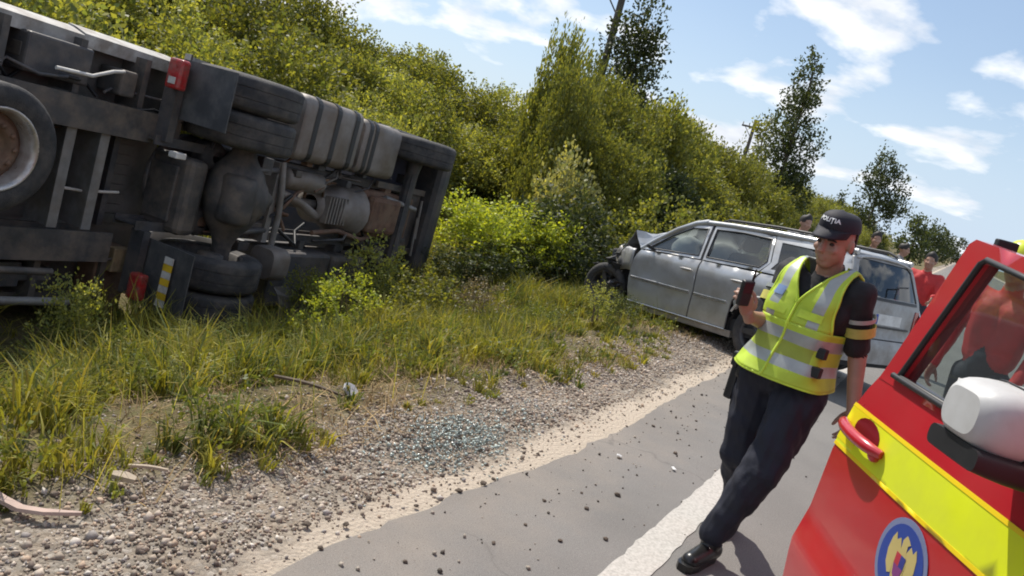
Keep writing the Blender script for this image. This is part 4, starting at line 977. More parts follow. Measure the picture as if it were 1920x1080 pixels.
def half_w(x, z):
    w = np.interp(z, [.18, .24, .40, .60, .64, .80, .90, .96, 1.05, 1.25, 1.40, 1.46], [.775, .80, .828, .838, .845, .846, .832, .795, .755, .665, .59, .54])
    dent = -.028 * math.exp(-((x - 1.75) / .16) ** 2 - ((z - .70) / .14) ** 2) - .018 * math.exp(-((x - 1.25) / .2) ** 2 - ((z - .45) / .08) ** 2) if z < 1.0 else 0.0
    return float(w) + dent + (.004 * mnoise.noise(Vector((x * 3.1, z * 4.3, 2.0))) if z < .95 else 0) - .085 * max(0, (-.35 - x) / .6) ** 2 - .05 * max(0, (x - 1.8) / .9) ** 2
def S(side, off=0.0):
    return lambda x, z: (x, side * (half_w(x, z) + off), z)
WHR = .315
for side in (1, -1):
    td = (0, -side, 0)
    # rear quarter with the wheel arch
    arch = arc(0, .31, .385, 172, 32, 14)
    q = [(-.93, .36), (-.40, .30)] + arch[1:] + [(.375, .60), (.21, .76), (.15, .93), (.13, .965), (-.86, .985), (-.935, .80)]
    mb = MB(); skin(mb, q, S(side), .06, 0, .03, tdir=td); qp = mb.build('rear_quarter', SILVER, car)
    mb = MB(); ar = [(x, side * (half_w(x, z) + .012), z) for x, z in arc(0, .31, .40, 176, 26, 16)]; mb.tube(ar, .014, 6); mb.build('wheel_arch_lip', SILVER, qp)
    # sill
    mb = MB(); skin(mb, [(.36, .185), (2.02, .185), (2.02, .262), (.345, .262)], S(side, -.006), .08, 0, .08, tdir=td); mb.build('sill', SILVERD, car)
    MB().tube([(x, side * (half_w(x, .265) + .012), .262) for x in np.linspace(.42, 2.0, 9)], .012, 6).build('sill_trim', CHROME, car)
    # doors
    fd = [(1.005, .27), (2.02, .27), (2.06, .55), (2.03, .80), (1.96, .93), (.975, .965), (.965, .6)]
    rd = [(.43, .27), (.995, .27), (.955, .6), (.962, .965), (.14, .97), (.165, .93), (.225, .77), (.39, .60)]
    wf = [(1.90, .955), (1.02, .985), (1.10, 1.375), (1.36, 1.345), (1.62, 1.185)]
    wr = [(.955, .985), (.175, 1.0), (.10, 1.10), (.20, 1.385), (.60, 1.40), (1.03, 1.38)]
    wq = [(.10, 1.0), (-.70, 1.02), (-.62, 1.33), (-.45, 1.36), (.12, 1.375), (.035, 1.12)]
    for nm, ol, win, hx, glassm in (('front_door', fd, wf, 1.12, CGLASS), ('rear_door', rd, wr, .36, CGLASS)):
        mb = MB(); skin(mb, offset_loop(ol, .005), S(side, .004), .06, 0, .02, tdir=td); d = mb.build(nm, SILVER, car)
        mb = MB(); inn = offset_loop(win, .028); skin(mb, offset_loop(win, -.012), S(side, .004), .06, 0, .03, holes=[inn], tdir=td); mb.build('window_frame', SILVER, d)
        mb = MB(); lo = offset_loop(win, .022); mb.tube([(x, side * (half_w(x, z) + .006), z) for x, z in offset_loop(win, .026)] + [(offset_loop(win, .026)[0][0], side * (half_w(*offset_loop(win, .026)[0]) + .006), offset_loop(win, .026)[0][1])], .009, 5); mb.build('window_seal', BLACK, d)
        mb = MB(); skin(mb, offset_loop(win, .03), S(side, -.008), .09, 0, .003, tdir=td); mb.build('window', glassm, d)
        MB().tube([(x, side * (half_w(x, .80) + .026), .825) for x in (hx - .09, hx - .05, hx + .05, hx + .09)], [.008, .016, .016, .008], 6).build('handle', SILVERD, d)
        x0, x1 = (1.01, 2.02) if nm == 'front_door' else (.44, .95)
        mb = MB(); mb.loft([[(x, side * (half_w(x, .56) + .006), .545), (x, side * (half_w(x, .56) + .02), .552), (x, side * (half_w(x, .56) + .02), .578), (x, side * (half_w(x, .56) + .006), .585)] for x in np.linspace(x0 + .01, x1 - .01, 6)], smooth=False); mb.build('rubbing_strip', CHROME, d)
    mb = MB(); inn = offset_loop(wq, .03); skin(mb, [(.152, .985), (-.86, .99), (-.80, 1.22), (-.74, 1.40), (.2, 1.42), (.178, 1.385), (.078, 1.11)], S(side, 0), .06, 0, .03, holes=[inn], tdir=td); mb.build('rear_pillar', SILVER, car)
    mb = MB(); skin(mb, offset_loop(wq, .03), S(side, -.01), .09, 0, .003, tdir=td); mb.build('quarter_window', CGLASS_R, car)
    # pillars between the doors and beside the windscreen
    mb = MB(); mb.loft([[(x0, side * (half_w(x0, z) - .012), z), (x1, side * (half_w(x1, z) - .012), z), (x1, side * (half_w(x1, z) - .06), z), (x0, side * (half_w(x0, z) - .06), z)] for x0, x1, z in ((.93, 1.03, .9), (.93, 1.04, .97), (.99, 1.10, 1.2), (1.02, 1.13, 1.40))], smooth=False); mb.build('door_pillar', BLACK, car)
    MB().tube([(1.99, side * .77, .94), (1.80, side * .735, 1.09), (1.55, side * .67, 1.27), (1.34, side * .60, 1.385), (1.18, side * .57, 1.425)], [.035, .032, .032, .035, .04], 8).build('windscreen_pillar', SILVER, car)
    # cant rail and roof rail
    MB().tube([(1.25, side * .575, 1.415), (.8, side * .575, 1.432), (.2, side * .575, 1.437), (-.4, side * .565, 1.425), (-.78, side * .55, 1.395)], .032, 8).build('cant_rail', SILVER, car)
    rr = MB().tube([(.98, side * .555, 1.455), (.9, side * .55, 1.492), (.2, side * .55, 1.505), (-.5, side * .54, 1.488), (-.6, side * .54, 1.45)], .016, 8).build('roof_rail', BLACK, car)
    # crushed front wing: a buckled strip behind the wheel
    random.seed(40 + side); mb = MB(); g_ = []
    for i in range(9):
        x = 2.07 + .62 * i / 8; k_ = (i / 8) ** 1.3
        g_.append([(x - .1 * k_, side * (half_w(min(x, 2.3), z) - .02 - k_ * .22 + .05 * k_ * math.sin(i * 2.1 + j * 1.7)), z + k_ * (.05 * math.sin(i * 1.3 + j) - .03)) for j, z in enumerate((.64, .74, .84, .90, .93))])
    mb.loft(g_, closed=False, cap=False); o = mb.build('crumpled_wing', SILVERD, car); md = o.modifiers.new('t', 'SOLIDIFY'); md.thickness = .006
# roof
mb = MB(); rg = []
for x, z in ((1.27, 1.40), (1.15, 1.428), (.8, 1.452), (.3, 1.462), (-.3, 1.452), (-.65, 1.425), (-.80, 1.385)):
    rg.append([(x - .02 * (1 - abs(t)), t * (.575 - .03 * max(0, -x)), z - .045 * abs(t) ** 3 + .006) for t in np.linspace(-1, 1, 13)])
mb.loft(rg, closed=False, cap=False); o = mb.build('roof', SILVER, car); md = o.modifiers.new('t', 'SOLIDIFY'); md.thickness = .02; md.offset = -1
# windscreen, cracked and bowed
mb = MB(); rg = []
for i in range(6):
    q_ = i / 5; x = 2.0 - .74 * q_ ** .92; z = .95 + .455 * q_; hw_ = .73 - .16 * q_
    rg.append([(x + .07 * (1 - (t) ** 2), t * hw_, z) for t in np.linspace(-1, 1, 9)])
mb.loft(rg, closed=False, cap=False); mb.build('windscreen', CRACKED, car)
# tailgate
def RX(off=0.0):
    def fn(y, z):
        x = np.interp(z, [.30, .42, .50, .60, .90, .96, 1.30, 1.40], [-.985, -1.0, -1.0, -.965, -.955, -.95, -.83, -.775]) + .07 * (abs(y) / .75) ** 2.5
        return (float(x) - off, y, z)
    return fn
tg = [(-.70, .56), (.70, .56), (.735, .93), (.60, 1.34), (.52, 1.395), (-.52, 1.395), (-.60, 1.34), (-.735, .93)]
wt_ = [(-.63, .99), (.63, .99), (.53, 1.31), (.45, 1.345), (-.45, 1.345), (-.53, 1.31)]
mb = MB(); skin(mb, tg, RX(.004), .07, 0, .02, holes=[wt_], tdir=(1, 0, 0)); gate = mb.build('tailgate', SILVERD, car)
mb = MB(); skin(mb, offset_loop(wt_, -.004), RX(-.006), .1, 0, .003, tdir=(1, 0, 0)); mb.build('rear_window', CGLASS_R, gate)
mb = MB(); skin(mb, [(-.60, .955), (.60, .955), (.60, .985), (-.60, .985)], RX(.014), .1, 0, .02, tdir=(1, 0, 0)); mb.build('window_trim', BLACK, gate)
mb = MB(); skin(mb, [(-.46, .675), (.46, .675), (.46, .695), (-.46, .695)], RX(.022), .1, 0, .03, tdir=(1, 0, 0)); mb.build('grip_strip', BLACK, gate)
mb = MB(); skin(mb, [(-.26, .71), (.26, .71), (.26, .82), (-.26, .82)], RX(.012), .1, 0, .01, tdir=(1, 0, 0)); pl = mb.build('number_plate', PLATEW, gate)
mb = MB(); skin(mb, [(.215, .714), (.256, .714), (.256, .816), (.215, .816)], RX(.0145), .1, 0, .002, tdir=(1, 0, 0)); mb.build('plate_band', mat('plate_blue', (.02, .06, .35), .5), pl)
MB().tube([(-.985, .02, 1.0), (-.95, -.05, 1.12), (-.93, -.3, 1.14)], .009, 5).build('rear_wiper', BLACK, gate)
for s_ in (1, -1):
    mb = MB(); skin(mb, [(s_ * .56, .62), (s_ * .70, .62), (s_ * .725, .90), (s_ * .60, .90)], RX(.012), .07, 0, .03, tdir=(1, 0, 0)); mb.build('tail_lamp', LAMPR, car)
mb = MB(); skin(mb, [(-.74, .30), (.74, .30), (.76, .42), (.74, .55), (-.74, .55), (-.76, .42)], RX(.03), .08, 0, .2, tdir=(1, 0, 0)); mb.build('rear_bumper', SILVERD, car)
# underbody, cabin and what shows through the glass
mb = MB(); mb.box((-.9, -.76, .24), (2.02, .76, .40)); mb.box((-.88, -.70, .40), (-.3, .70, .58)); mb.build('underbody', INTER, car)
mb = MB(); mb.box((1.72, -.72, .55), (2.0, .72, .97), bev=.05); mb.build('dashboard', INTER, car)
for y in (.36, -.36):
    mb = MB(); mb.box((.82, y - .24, .40), (1.35, y + .24, .62), bev=.06); M_ = Matrix.Translation((.86, y, .58)) @ Matrix.Rotation(R(-16), 4, 'Y')
    mb.box((-.09, -.24, -.05), (.07, .24, .58), 0, M_, .06); mb.box((-.07, -.13, .62), (.04, .13, .80), 0, M_, .04); mb.build('front_seat', SEATC, car)
mb = MB(); mb.box((-.1, -.64, .40), (.42, .64, .62), bev=.06); M_ = Matrix.Translation((-.1, 0, .58)) @ Matrix.Rotation(R(-18), 4, 'Y'); mb.box((-.1, -.64, -.05), (.06, .64, .50), 0, M_, .06); mb.build('rear_seat', SEATC, car)
for y in (.36, -.36):
    M_ = Matrix.Translation((-.16, y, 1.05)) @ Matrix.Rotation(R(-18), 4, 'Y'); MB().box((-.06, -.12, .0), (.03, .12, .17), 0, M_, .03).build('head_rest', SEATC, car)
mb = MB(); mb.lathe([(.172, -.016), (.188, 0), (.172, .016), (.156, 0), (.172, -.016)], Matrix.Translation((1.62, .36, .96)) @ Matrix.Rotation(R(-62), 4, 'Y'), 24); mb.build('steering_wheel', BLACK, car)
def puff(cx_, cy_, cz_, rx, ry, rz, seed):
    bm = bmesh.new(); bmesh.ops.create_icosphere(bm, subdivisions=3, radius=1)
    for v in bm.verts:
        n = 1 + .16 * mnoise.noise(v.co * 2.2 + Vector((seed, 0, 0))) + .06 * mnoise.noise(v.co * 6); v.co = Vector((cx_ + v.co.x * rx * n, cy_ + v.co.y * ry * n, cz_ + v.co.z * rz * n))
    mb = MB(); mb.add([v.co[:] for v in bm.verts], [tuple(q.index for q in f.verts) for f in bm.faces], 0, True); bm.free(); return mb
puff(1.56, .40, 1.02, .14, .27, .20, 3).build('airbag', AIRBAG, car)
puff(1.64, -.34, 1.03, .17, .33, .22, 7).build('airbag', AIRBAG, car)
MB().tube([(1.75, .80, .96), (1.77, .92, 1.0)], .02, 6).build('mirror_arm', BLACK, car)
# front: engine bay torn open, bonnet folded up, bent bumper
random.seed(77); mb = MB()
for k in range(16):
    x, y, z = random.uniform(2.1, 2.75), random.uniform(-.6, .6), random.uniform(.35, .8); s_ = random.uniform(.07, .2)
    mb.box((x - s_, y - s_, z - s_ * .6), (x + s_, y + s_, z + s_ * .6), k % 2, Matrix.Translation((x, y, z)) @ Matrix.Rotation(random.uniform(0, 1.5), 4, Vector((random.random(), random.random(), 1)).normalized()) @ Matrix.Translation((-x, -y, -z)), .02)
mb.build('engine_bay', [INTER, CHASSIS], car)
mb = MB(); g_ = []
for i in range(11):
    q_ = i / 10; row = []
    for j in range(11):
        t = -1 + .2 * j
        fold = .34 * max(0, 1 - abs(q_ - .38) / .34) + .05 * math.sin(t * 4 + q_ * 7)
        row.append((2.02 + .72 * q_ * (.8 + .06 * math.sin(j * 1.9)), t * (.70 - .05 * q_) , .93 + fold * (.75 + .35 * math.sin(t * 2.2 + 1)) - .10 * q_ + .02 * math.sin(i * 2.3 + j * 1.1)))
    g_.append(row)
mb.loft(g_, closed=False, cap=False, smooth=False); o = mb.build('folded_bonnet', SILVER, car); md = o.modifiers.new('t', 'SOLIDIFY'); md.thickness = .008
mb = MB(); mb.loft([[(2.72 + .12 * math.sin(t * 3 + 1), t * .74, z + .05 * math.sin(t * 5)) for z in (.30, .38, .50, .58)] for t in np.linspace(-1, 1, 13)], closed=False, cap=False, smooth=False); o = mb.build('bent_bumper', BLACK, car); md = o.modifiers.new('t', 'SOLIDIFY'); md.thickness = .02
ALLOY = mat('wheel_rim', (.07, .07, .075), .45, .4, .15, 8, DUST, 6, .4)  # rims coloured near black for the shadow inside the wheel arches
def car_wheel(x, y, side, steer=0.0, dz=0.0):
    w_ = empty('wheel'); w_.parent = car; w_.location = (x, y, WHR + dz); w_.rotation_euler = (0, 0, steer)
    M_ = rotx(R(-90 * side))
    h = .10; Rr = WHR; ri = .205
    MB().lathe([(ri, -h * .8), (ri + .02, -h * .95), (Rr * .85, -h), (Rr * .96, -h * .85), (Rr, -h * .6), (Rr, -.02), (Rr - .008, -.016), (Rr - .008, .016), (Rr, .02), (Rr, h * .6), (Rr * .96, h * .85), (Rr * .85, h), (ri + .02, h * .95), (ri, h * .8), (ri, -h * .8)], M_, 36).build('tyre', RUBBER, w_)
    mb = MB(); mb.lathe([(ri + .008, h * .82), (ri - .006, h * .8), (ri - .02, h * .2), (ri - .02, -h * .6)], M_, 32)
    mb.lathe([(.055, h * .3), (.055, h * .62), (.03, h * .68), (.001, h * .68)], M_, 16)
    for k in range(5):
        a = 2 * math.pi * k / 5; Mk = M_ @ Matrix.Rotation(a, 4, 'Z')
        mb.prism([(.04, -.036), (.195, -.028), (.195, .028), (.04, .036)], h * .42, h * .62, Mk)
    mb.build('rim', ALLOY, w_)
    mb = MB(); mb.lathe([(.13, -.03), (.13, .01), (.001, .01)], M_, 20); mb.build('brake_disc', CHASSIS, w_)
    return w_
car_wheel(0, .735, 1); car_wheel(0, -.735, -1); car_wheel(2.55, .70, 1, R(18), .03); car_wheel(2.55, -.70, -1, R(12), .05)
for y in (.60, -.60):                                   # inner wheel housings
    mb = MB(); s_ = 1 if y > 0 else -1
    mb.loft([[(.40 * math.cos(R(a)), y_, .31 + .40 * math.sin(R(a))) for a in range(-10, 191, 20)] for y_ in (s_ * .52, s_ * .80)], closed=False, cap=False); mb.add([(.40 * math.cos(R(a)), s_ * .52, .31 + .40 * math.sin(R(a))) for a in range(-10, 191, 20)], [tuple(range(11))]); mb.build('wheel_housing', INTER, car)

# ragged black sheets added to sink the front wheel into shade
random.seed(91)
for k in range(9):
    x, z = 2.25 + random.uniform(0, .62), random.uniform(.30, .74); w_, h_ = random.uniform(.08, .2), random.uniform(.06, .16); g_ = []
    for i in range(4): g_.append([(x + w_ * (i / 3 - .5), .66 + .16 * random.random() + .05 * math.sin(i + j + k), z + h_ * (j / 3 - .5) + .03 * random.random()) for j in range(4)])
    o = MB().loft(g_, closed=False, cap=False, smooth=False).build('shade_sheet', random.choice((BLACK, INTER, CHASSIS)), car); md = o.modifiers.new('t', 'SOLIDIFY'); md.thickness = .006
# ------------------------------------------------------------------ people
def ball(mb, c, r_, M=None, n=14):
    rx, ry, rz = r_ if isinstance(r_, (tuple, list)) else (r_,) * 3
    prof = [(math.sin(math.pi * k / 10), -math.cos(math.pi * k / 10)) for k in range(11)]
    prof[0] = (.001, -1); prof[-1] = (.001, 1)
    MM = Matrix.Translation(Vector(c)) @ (M or Matrix.Identity(4)) @ Matrix.Diagonal((rx, ry, rz, 1))
    b = len(mb.v); mb.lathe(prof, MM, n); mb.add([mb.v[b + k] for k in range(n)], [tuple(range(n))[::-1]]); mb.add([mb.v[b + 10 * n + k] for k in range(n)], [tuple(range(n))])
def voxel(mb, size, smooth=3):
    """union of closed shapes as one continuous surface: a fresh mesh"""
    me = bpy.data.meshes.new('tmp'); me.from_pydata(mb.v, [], mb.f); me.update()
    bm = bmesh.new(); bm.from_mesh(me); bmesh.ops.remove_doubles(bm, verts=bm.verts, dist=1e-5); bmesh.ops.recalc_face_normals(bm, faces=bm.faces); bm.to_mesh(me); bm.free()
    o = bpy.data.objects.new('tmp', me); col.objects.link(o)
    m1 = o.modifiers.new('r', 'REMESH'); m1.mode = 'VOXEL'; m1.voxel_size = size
    m2 = o.modifiers.new('s', 'SMOOTH'); m2.iterations = smooth; m2.factor = .5
    dg = bpy.context.evaluated_depsgraph_get(); dg.update()
    out = bpy.data.meshes.new_from_object(o.evaluated_get(dg)); bpy.data.objects.remove(o); bpy.data.meshes.remove(me); return out
def seg_dist(P, a, b, ra, rb):
    a, b = np.array(a), np.array(b); ab = b - a; t = np.clip(((P - a) @ ab) / max(1e-9, ab @ ab), 0, 1)
    return np.linalg.norm(P - (a + t[:, None] * ab), axis=1) - (ra + t * (rb - ra))
SKIN = mat('skin', (0.36, 0.20, 0.14), 0.5, 0, .10, 14)
NAVY = mat('navy_trousers', (0.012, 0.014, 0.026), 0.75, 0, .25, 12, bump=.15, bscale=120)
SHIRT = mat('black_shirt', (0.014, 0.014, 0.017), 0.8, 0, .25, 14, bump=.15, bscale=140)
BOOT = mat('black_boot', (0.012, 0.012, 0.012), 0.32, 0, .2, 20)
HAIR = mat('dark_hair', (0.02, 0.015, 0.012), 0.6, 0, .3, 60)
CAPM = mat('cap_cloth', (0.012, 0.012, 0.020), 0.75, 0, .2, 40)
WHITET = mat('white_print', (0.75, 0.75, 0.75), 0.6, 0, .03)
HIVIS = mat('hi_vis_yellow', (0.48, 0.64, 0.05), 0.6, 0, .10, 9, bump=.2, bscale=18)
HIVIS_SHADE = mat('hi_vis_shade', (0.33, 0.40, 0.06), 0.75, 0, .12, 9)  # duller yellow: shade on the vest front painted between the bands
REFLEC = mat('reflective_band', (0.40, 0.43, 0.41), 0.4, 0.2, .12, 14)
HIEDGE = mat('hi_vis_binding', (0.55, 0.74, 0.06), 0.55)

def hand(mb, wrist, fwd, palm_n, curl, side=1, s=1.0, spread=.0):
    """palm, four fingers of unequal length and a thumb; fwd: wrist to knuckles; palm_n: out of the palm; curl in degrees per joint"""
    f = Vector(fwd).normalized(); n = Vector(palm_n); n = (n - f * n.dot(f)).normalized(); x = f.cross(n) * side; w = Vector(wrist)
    kn = w + f * .088 * s
    MM = Matrix((x, n, f)).transposed().to_4x4()
    ball(mb, w + f * .05 * s, (.040 * s, .016 * s, .052 * s), MM); mb.tube([w - f * .03, w + f * .03], [.027 * s, .026 * s], 10)
    tips = []
    for i, (off, L, r_) in enumerate(((-.031, .070, .0088), (-.010, .079, .0092), (.011, .073, .0088), (.030, .057, .0078))):
        p = kn + x * off * s - f * abs(off) * .15; d = (f + x * off * spread).normalized(); pts = [p - d * .02, p]; a = 0
        for k, q in enumerate((.45, .32, .25)):
            a += R(curl) * (1.0 if k else .8); dd = d * math.cos(a) + n * math.sin(a); p = p + dd * L * q * s; pts.append(p)
        mb.tube(pts, [r_ * s * 1.1, r_ * s * 1.08, r_ * s, r_ * s * .95, r_ * s * .75], 8); ball(mb, pts[-1], r_ * s * .75); tips.append(p)
    p = w + f * .025 * s - x * .030 * s; pts = [p]
    for dd, L in (((-x * .75 + f * .6 + n * .35), .035), ((-x * .25 + f * .85 + n * .45), .032), ((x * .15 + f * .8 + n * .5), .026)):
        p = p + dd.normalized() * L * s; pts.append(p)
    mb.tube(pts, [.015 * s, .0125 * s, .0105 * s, .0085 * s], 8); ball(mb, pts[-1], .0085 * s)
    return tips
def head(mb, c, face, up, s=1.0):
    """skull, jaw, nose, brow, ears about the head centre"""
    f = Vector(face).normalized(); u = Vector(up); u = (u - f * u.dot(f)).normalized(); x = f.cross(u); M = Matrix((x, f, u)).transposed().to_4x4(); c = Vector(c)
    P = lambda a, b, d: c + (x * a + f * b + u * d) * s
    ball(mb, P(0, -.012, .03), (.076 * s, .096 * s, .092 * s), M); ball(mb, P(0, .018, -.03), (.066 * s, .074 * s, .085 * s), M)
    ball(mb, P(0, .042, -.085), (.040 * s, .040 * s, .034 * s), M); ball(mb, P(0, .068, .030), (.052 * s, .020 * s, .014 * s), M)
    mb.tube([P(0, .082, .022), P(0, .096, -.008), P(0, .108, -.024), P(0, .085, -.032)], [.009 * s, .012 * s, .0155 * s, .012 * s], 8)
    ball(mb, P(0, .083, -.055), (.024 * s, .010 * s, .006 * s), M); ball(mb, P(0, .081, -.068), (.021 * s, .011 * s, .006 * s), M)
    for sx in (-1, 1):
        ball(mb, P(sx * .036, .068, -.022), (.022 * s, .020 * s, .018 * s), M); ball(mb, P(sx * .078, -.008, -.004), (.010 * s, .020 * s, .032 * s), M)
    return P, M
def figure(name, segs, mats, root, vox, extra=None, fold=0.0, foldmat=()):
    """one continuous body from tapered limbs; each face takes the garment of the limb it belongs to"""
    mb = MB()
    for (a, b, ra, rb, mi) in segs:
        mb.tube([a, Vector(a).lerp(Vector(b), .5), b], [ra, (ra + rb) / 2, rb], 14); ball(mb, a, ra); ball(mb, b, rb)
    sk = []
    if extra: extra(mb, sk)
    me = voxel(mb, vox, 2)
    for m in mats: me.materials.append(m)
    n = len(me.polygons); cen = np.empty(n * 3, np.float32); me.polygons.foreach_get('center', cen); cen = cen.reshape(-1, 3).astype(float)
    allseg = segs + sk; D = np.stack([seg_dist(cen, *s_[:4]) for s_ in allseg]); mi = np.array([s_[4] for s_ in allseg])[D.argmin(0)]
    me.polygons.foreach_set('material_index', mi.astype(np.int32)); me.polygons.foreach_set('use_smooth', np.ones(n, bool))
    if fold:
        nv_ = len(me.vertices); co = np.empty(nv_ * 3, np.float32); no = np.empty(nv_ * 3, np.float32)
        me.vertices.foreach_get('co', co); me.vertices.foreach_get('normal', no); co = co.reshape(-1, 3).astype(float); no = no.reshape(-1, 3)
        Dv = np.stack([seg_dist(co, *s_[:4]) for s_ in allseg]); mv = np.array([s_[4] for s_ in allseg])[Dv.argmin(0)]
        k = np.isin(mv, foldmat)
        dsp = np.array([mnoise.noise(Vector((p[0] * 9, p[1] * 9, p[2] * 6))) + .6 * mnoise.noise(Vector((p[0] * 20 + p[2] * 9, p[1] * 20, p[2] * 13))) if q else 0. for p, q in zip(co, k)])
        co += no * (dsp * fold)[:, None]; me.vertices.foreach_set('co', co.astype(np.float32).ravel())
    me.update(); o = bpy.data.objects.new(name, me); col.objects.link(o); o.parent = root; return o

# ---- the officer: local axes x to the photo's right, y away from the camera, z up
F_ = np.array([1.27, 3.72]); _d = F_ / np.linalg.norm(F_)
off = empty('person', (F_[0], F_[1], 0.0), (0, 0, -math.atan2(_d[0], _d[1])))
tag(off, 'police officer in black cap and yellow hi-vis vest walking, holding a handset', 'person')
FW = Vector((-.50, -.866, 0)); LT = Vector((.866, -.50, 0))        # his front and his left
def ob(c, l, f, z): return Vector(c) + LT * l + FW * f + Vector((0, 0, z))
HIPc, CHc = (.075, 0, 0), (.115, 0, 0)
hipL, hipR = ob(HIPc, .108, 0, .89), ob(HIPc, -.108, 0, .89)
kneeL, ankL, toeL = Vector((.115, -.20, .50)), Vector((.005, -.20, .10)), Vector((-.055, -.35, .035))
kneeR, ankR, toeR = Vector((-.005, .06, .485)), Vector((.05, .27, .13)), Vector((.01, .15, .035))
shL, elL, wrL = ob(CHc, .178, 0, 1.395), Vector((.345, -.03, 1.125)), Vector((.395, -.10, .895))
shR, elR, wrR = ob(CHc, -.178, .0, 1.395), Vector((-.085, .02, 1.135)), Vector((-.150, -.19, 1.165))
sk_, sh_, tr_, bt_ = 0, 1, 2, 3
segs = [(ob(HIPc, 0, -.01, .93), ob(HIPc, 0, 0, 1.02), .125, .125, tr_), (ob(HIPc, .055, 0, .90), hipL, .115, .112, tr_), (ob(HIPc, -.055, 0, .90), hipR, .115, .112, tr_),
        (hipL, kneeL, .120, .090, tr_), (kneeL, ankL + Vector((0, 0, .05)), .088, .070, tr_), (hipR, kneeR, .120, .090, tr_), (kneeR, ankR + Vector((0, 0, .05)), .083, .068, tr_),
        (ob(HIPc, .05, 0, 1.03), ob(CHc, .07, .005, 1.28), .108, .115, sh_), (ob(HIPc, -.05, 0, 1.03), ob(CHc, -.07, .005, 1.28), .108, .115, sh_),
        (ob(CHc, .06, 0, 1.30), shL, .105, .064, sh_), (ob(CHc, -.06, 0, 1.30), shR, .105, .064, sh_), (ob(CHc, 0, -.015, 1.36), ob(CHc, 0, -.005, 1.445), .085, .062, sh_),
        (shL, shL.lerp(elL, .86), .064, .060, sh_), (shR, shR.lerp(elR, .86), .064, .060, sh_),
        (shL.lerp(elL, .8), elL, .048, .043, sk_), (elL, wrL, .042, .028, sk_), (shR.lerp(elR, .8), elR, .048, .043, sk_), (elR, wrR, .042, .028, sk_),
        (ob(CHc, 0, 0, 1.42), Vector((.108, -.035, 1.53)), .056, .054, sk_),
        (ankL + Vector((0, 0, .08)), ankL, .054, .052, bt_), (ankL + Vector((.012, .03, -.045)), toeL, .050, .043, bt_), (ankR + Vector((0, 0, .06)), ankR, .054, .052, bt_), (ankR + Vector((.01, .02, -.05)), toeR, .048, .043, bt_)]
HC = Vector((.100, -.06, 1.585)); FACE = Vector((-.50, -.84, -.24)); HUP = Vector((-.05, -.2, 1.0))
hinfo = {}
def off_extra(mb, sk):
    hinfo['P'], hinfo['M'] = head(mb, HC, FACE, HUP, 1.0); sk.append((HC + Vector((0, 0, -.06)), HC + Vector((0, 0, .05)), .09, .09, sk_))
    hinfo['tr'] = hand(mb, wrR, Vector((-.35, -.55, .75)), Vector((-.55, .55, .1)), 38, 1, 1.0); sk.append((wrR, wrR + Vector((-.06, -.08, .12)), .04, .05, sk_))
    hand(mb, wrL, Vector((.03, -.12, -1)), Vector((-.9, -.3, 0)), 22, -1, 1.0); sk.append((wrL, wrL + Vector((0, -.02, -.17)), .03, .05, sk_))
body = figure('body', segs, [SKIN, SHIRT, NAVY, BOOT], off, .0058, off_extra, .016, (1, 2))
P, HM = hinfo['P'], hinfo['M']
for sx in (-1, 1):
    mb = MB(); ball(mb, P(sx * .032, .0755, .005), (.011, .011, .0075)); mb.build('eye', mat('eye', (.04, .03, .025), .2), off)
    mb = MB(); mb.tube([P(sx * .016, .090, .024), P(sx * .034, .088, .028), P(sx * .052, .076, .022)], [.004, .005, .003], 6); mb.build('eyebrow', HAIR, off)
# hair showing under the cap
mb = MB(); rows_ = []
for z in (.062, .03, 0, -.03, -.045):
    rows_.append([P(.080 * math.sin(R(a)) * (1 if z > -.02 else .93), -.012 - .100 * math.cos(R(a)), z) for a in range(-75, 76, 15)])
mb.loft(rows_, closed=False, cap=False); o = mb.build('hair', HAIR, off); md = o.modifiers.new('t', 'SOLIDIFY'); md.thickness = .006
# cap: domed crown, brim and white lettering
mb = MB(); rows_ = []
for k in range(9):
    a = R(90 * k / 8); rr = math.cos(a) ** .62; z = .058 + .082 * math.sin(a) ** .8
    rows_.append([P(.086 * rr * math.sin(R(b)), -.010 + .106 * rr * math.cos(R(b)) + .012 * (z - .05) * 6 * math.cos(R(b)), z + .010 * math.cos(R(b))) for b in range(0, 360, 15)])
mb.loft(rows_, cap=False); mb.add(rows_[-1], [tuple(range(24))]); cap_o = mb.build('cap', CAPM, off)
mb = MB(); rows_ = []
for k in range(6):
    q = k / 5; rows_.append([P((.083 - .010 * q) * math.sin(R(b)) * (1 - .05 * q), -.010 + .106 * math.cos(R(b)) + .068 * q * max(0, math.cos(R(b * 1.15))), .070 - .026 * q - .010 * q * abs(math.sin(R(b)))) for b in range(-72, 73, 12)])
mb.loft(rows_, closed=False, cap=False); o = mb.build('brim', CAPM, cap_o); md = o.modifiers.new('t', 'SOLIDIFY'); md.thickness = .004
def text_mesh(name, body_, size, wrap, matl, parent, bold=.0):
    cu = bpy.data.curves.new('t', 'FONT'); cu.body = body_; cu.size = size; cu.align_x = 'CENTER'; cu.align_y = 'CENTER'; cu.extrude = 0; cu.offset = bold; cu.resolution_u = 3
    o = bpy.data.objects.new('t', cu); col.objects.link(o); dg = bpy.context.evaluated_depsgraph_get(); dg.update()
    me = bpy.data.meshes.new_from_object(o.evaluated_get(dg)); bpy.data.objects.remove(o)
    bm = bmesh.new(); bm.from_mesh(me); bmesh.ops.triangulate(bm, faces=bm.faces)
    bmesh.ops.subdivide_edges(bm, edges=[e for e in bm.edges if e.calc_length() > size * .2], cuts=2)
    for v in bm.verts: v.co = Vector(wrap(v.co.x, v.co.y))
    bm.to_mesh(me); bm.free(); me.materials.clear(); me.materials.append(matl)
    ob_ = bpy.data.objects.new(name, me); col.objects.link(ob_); ob_.parent = parent; return ob_
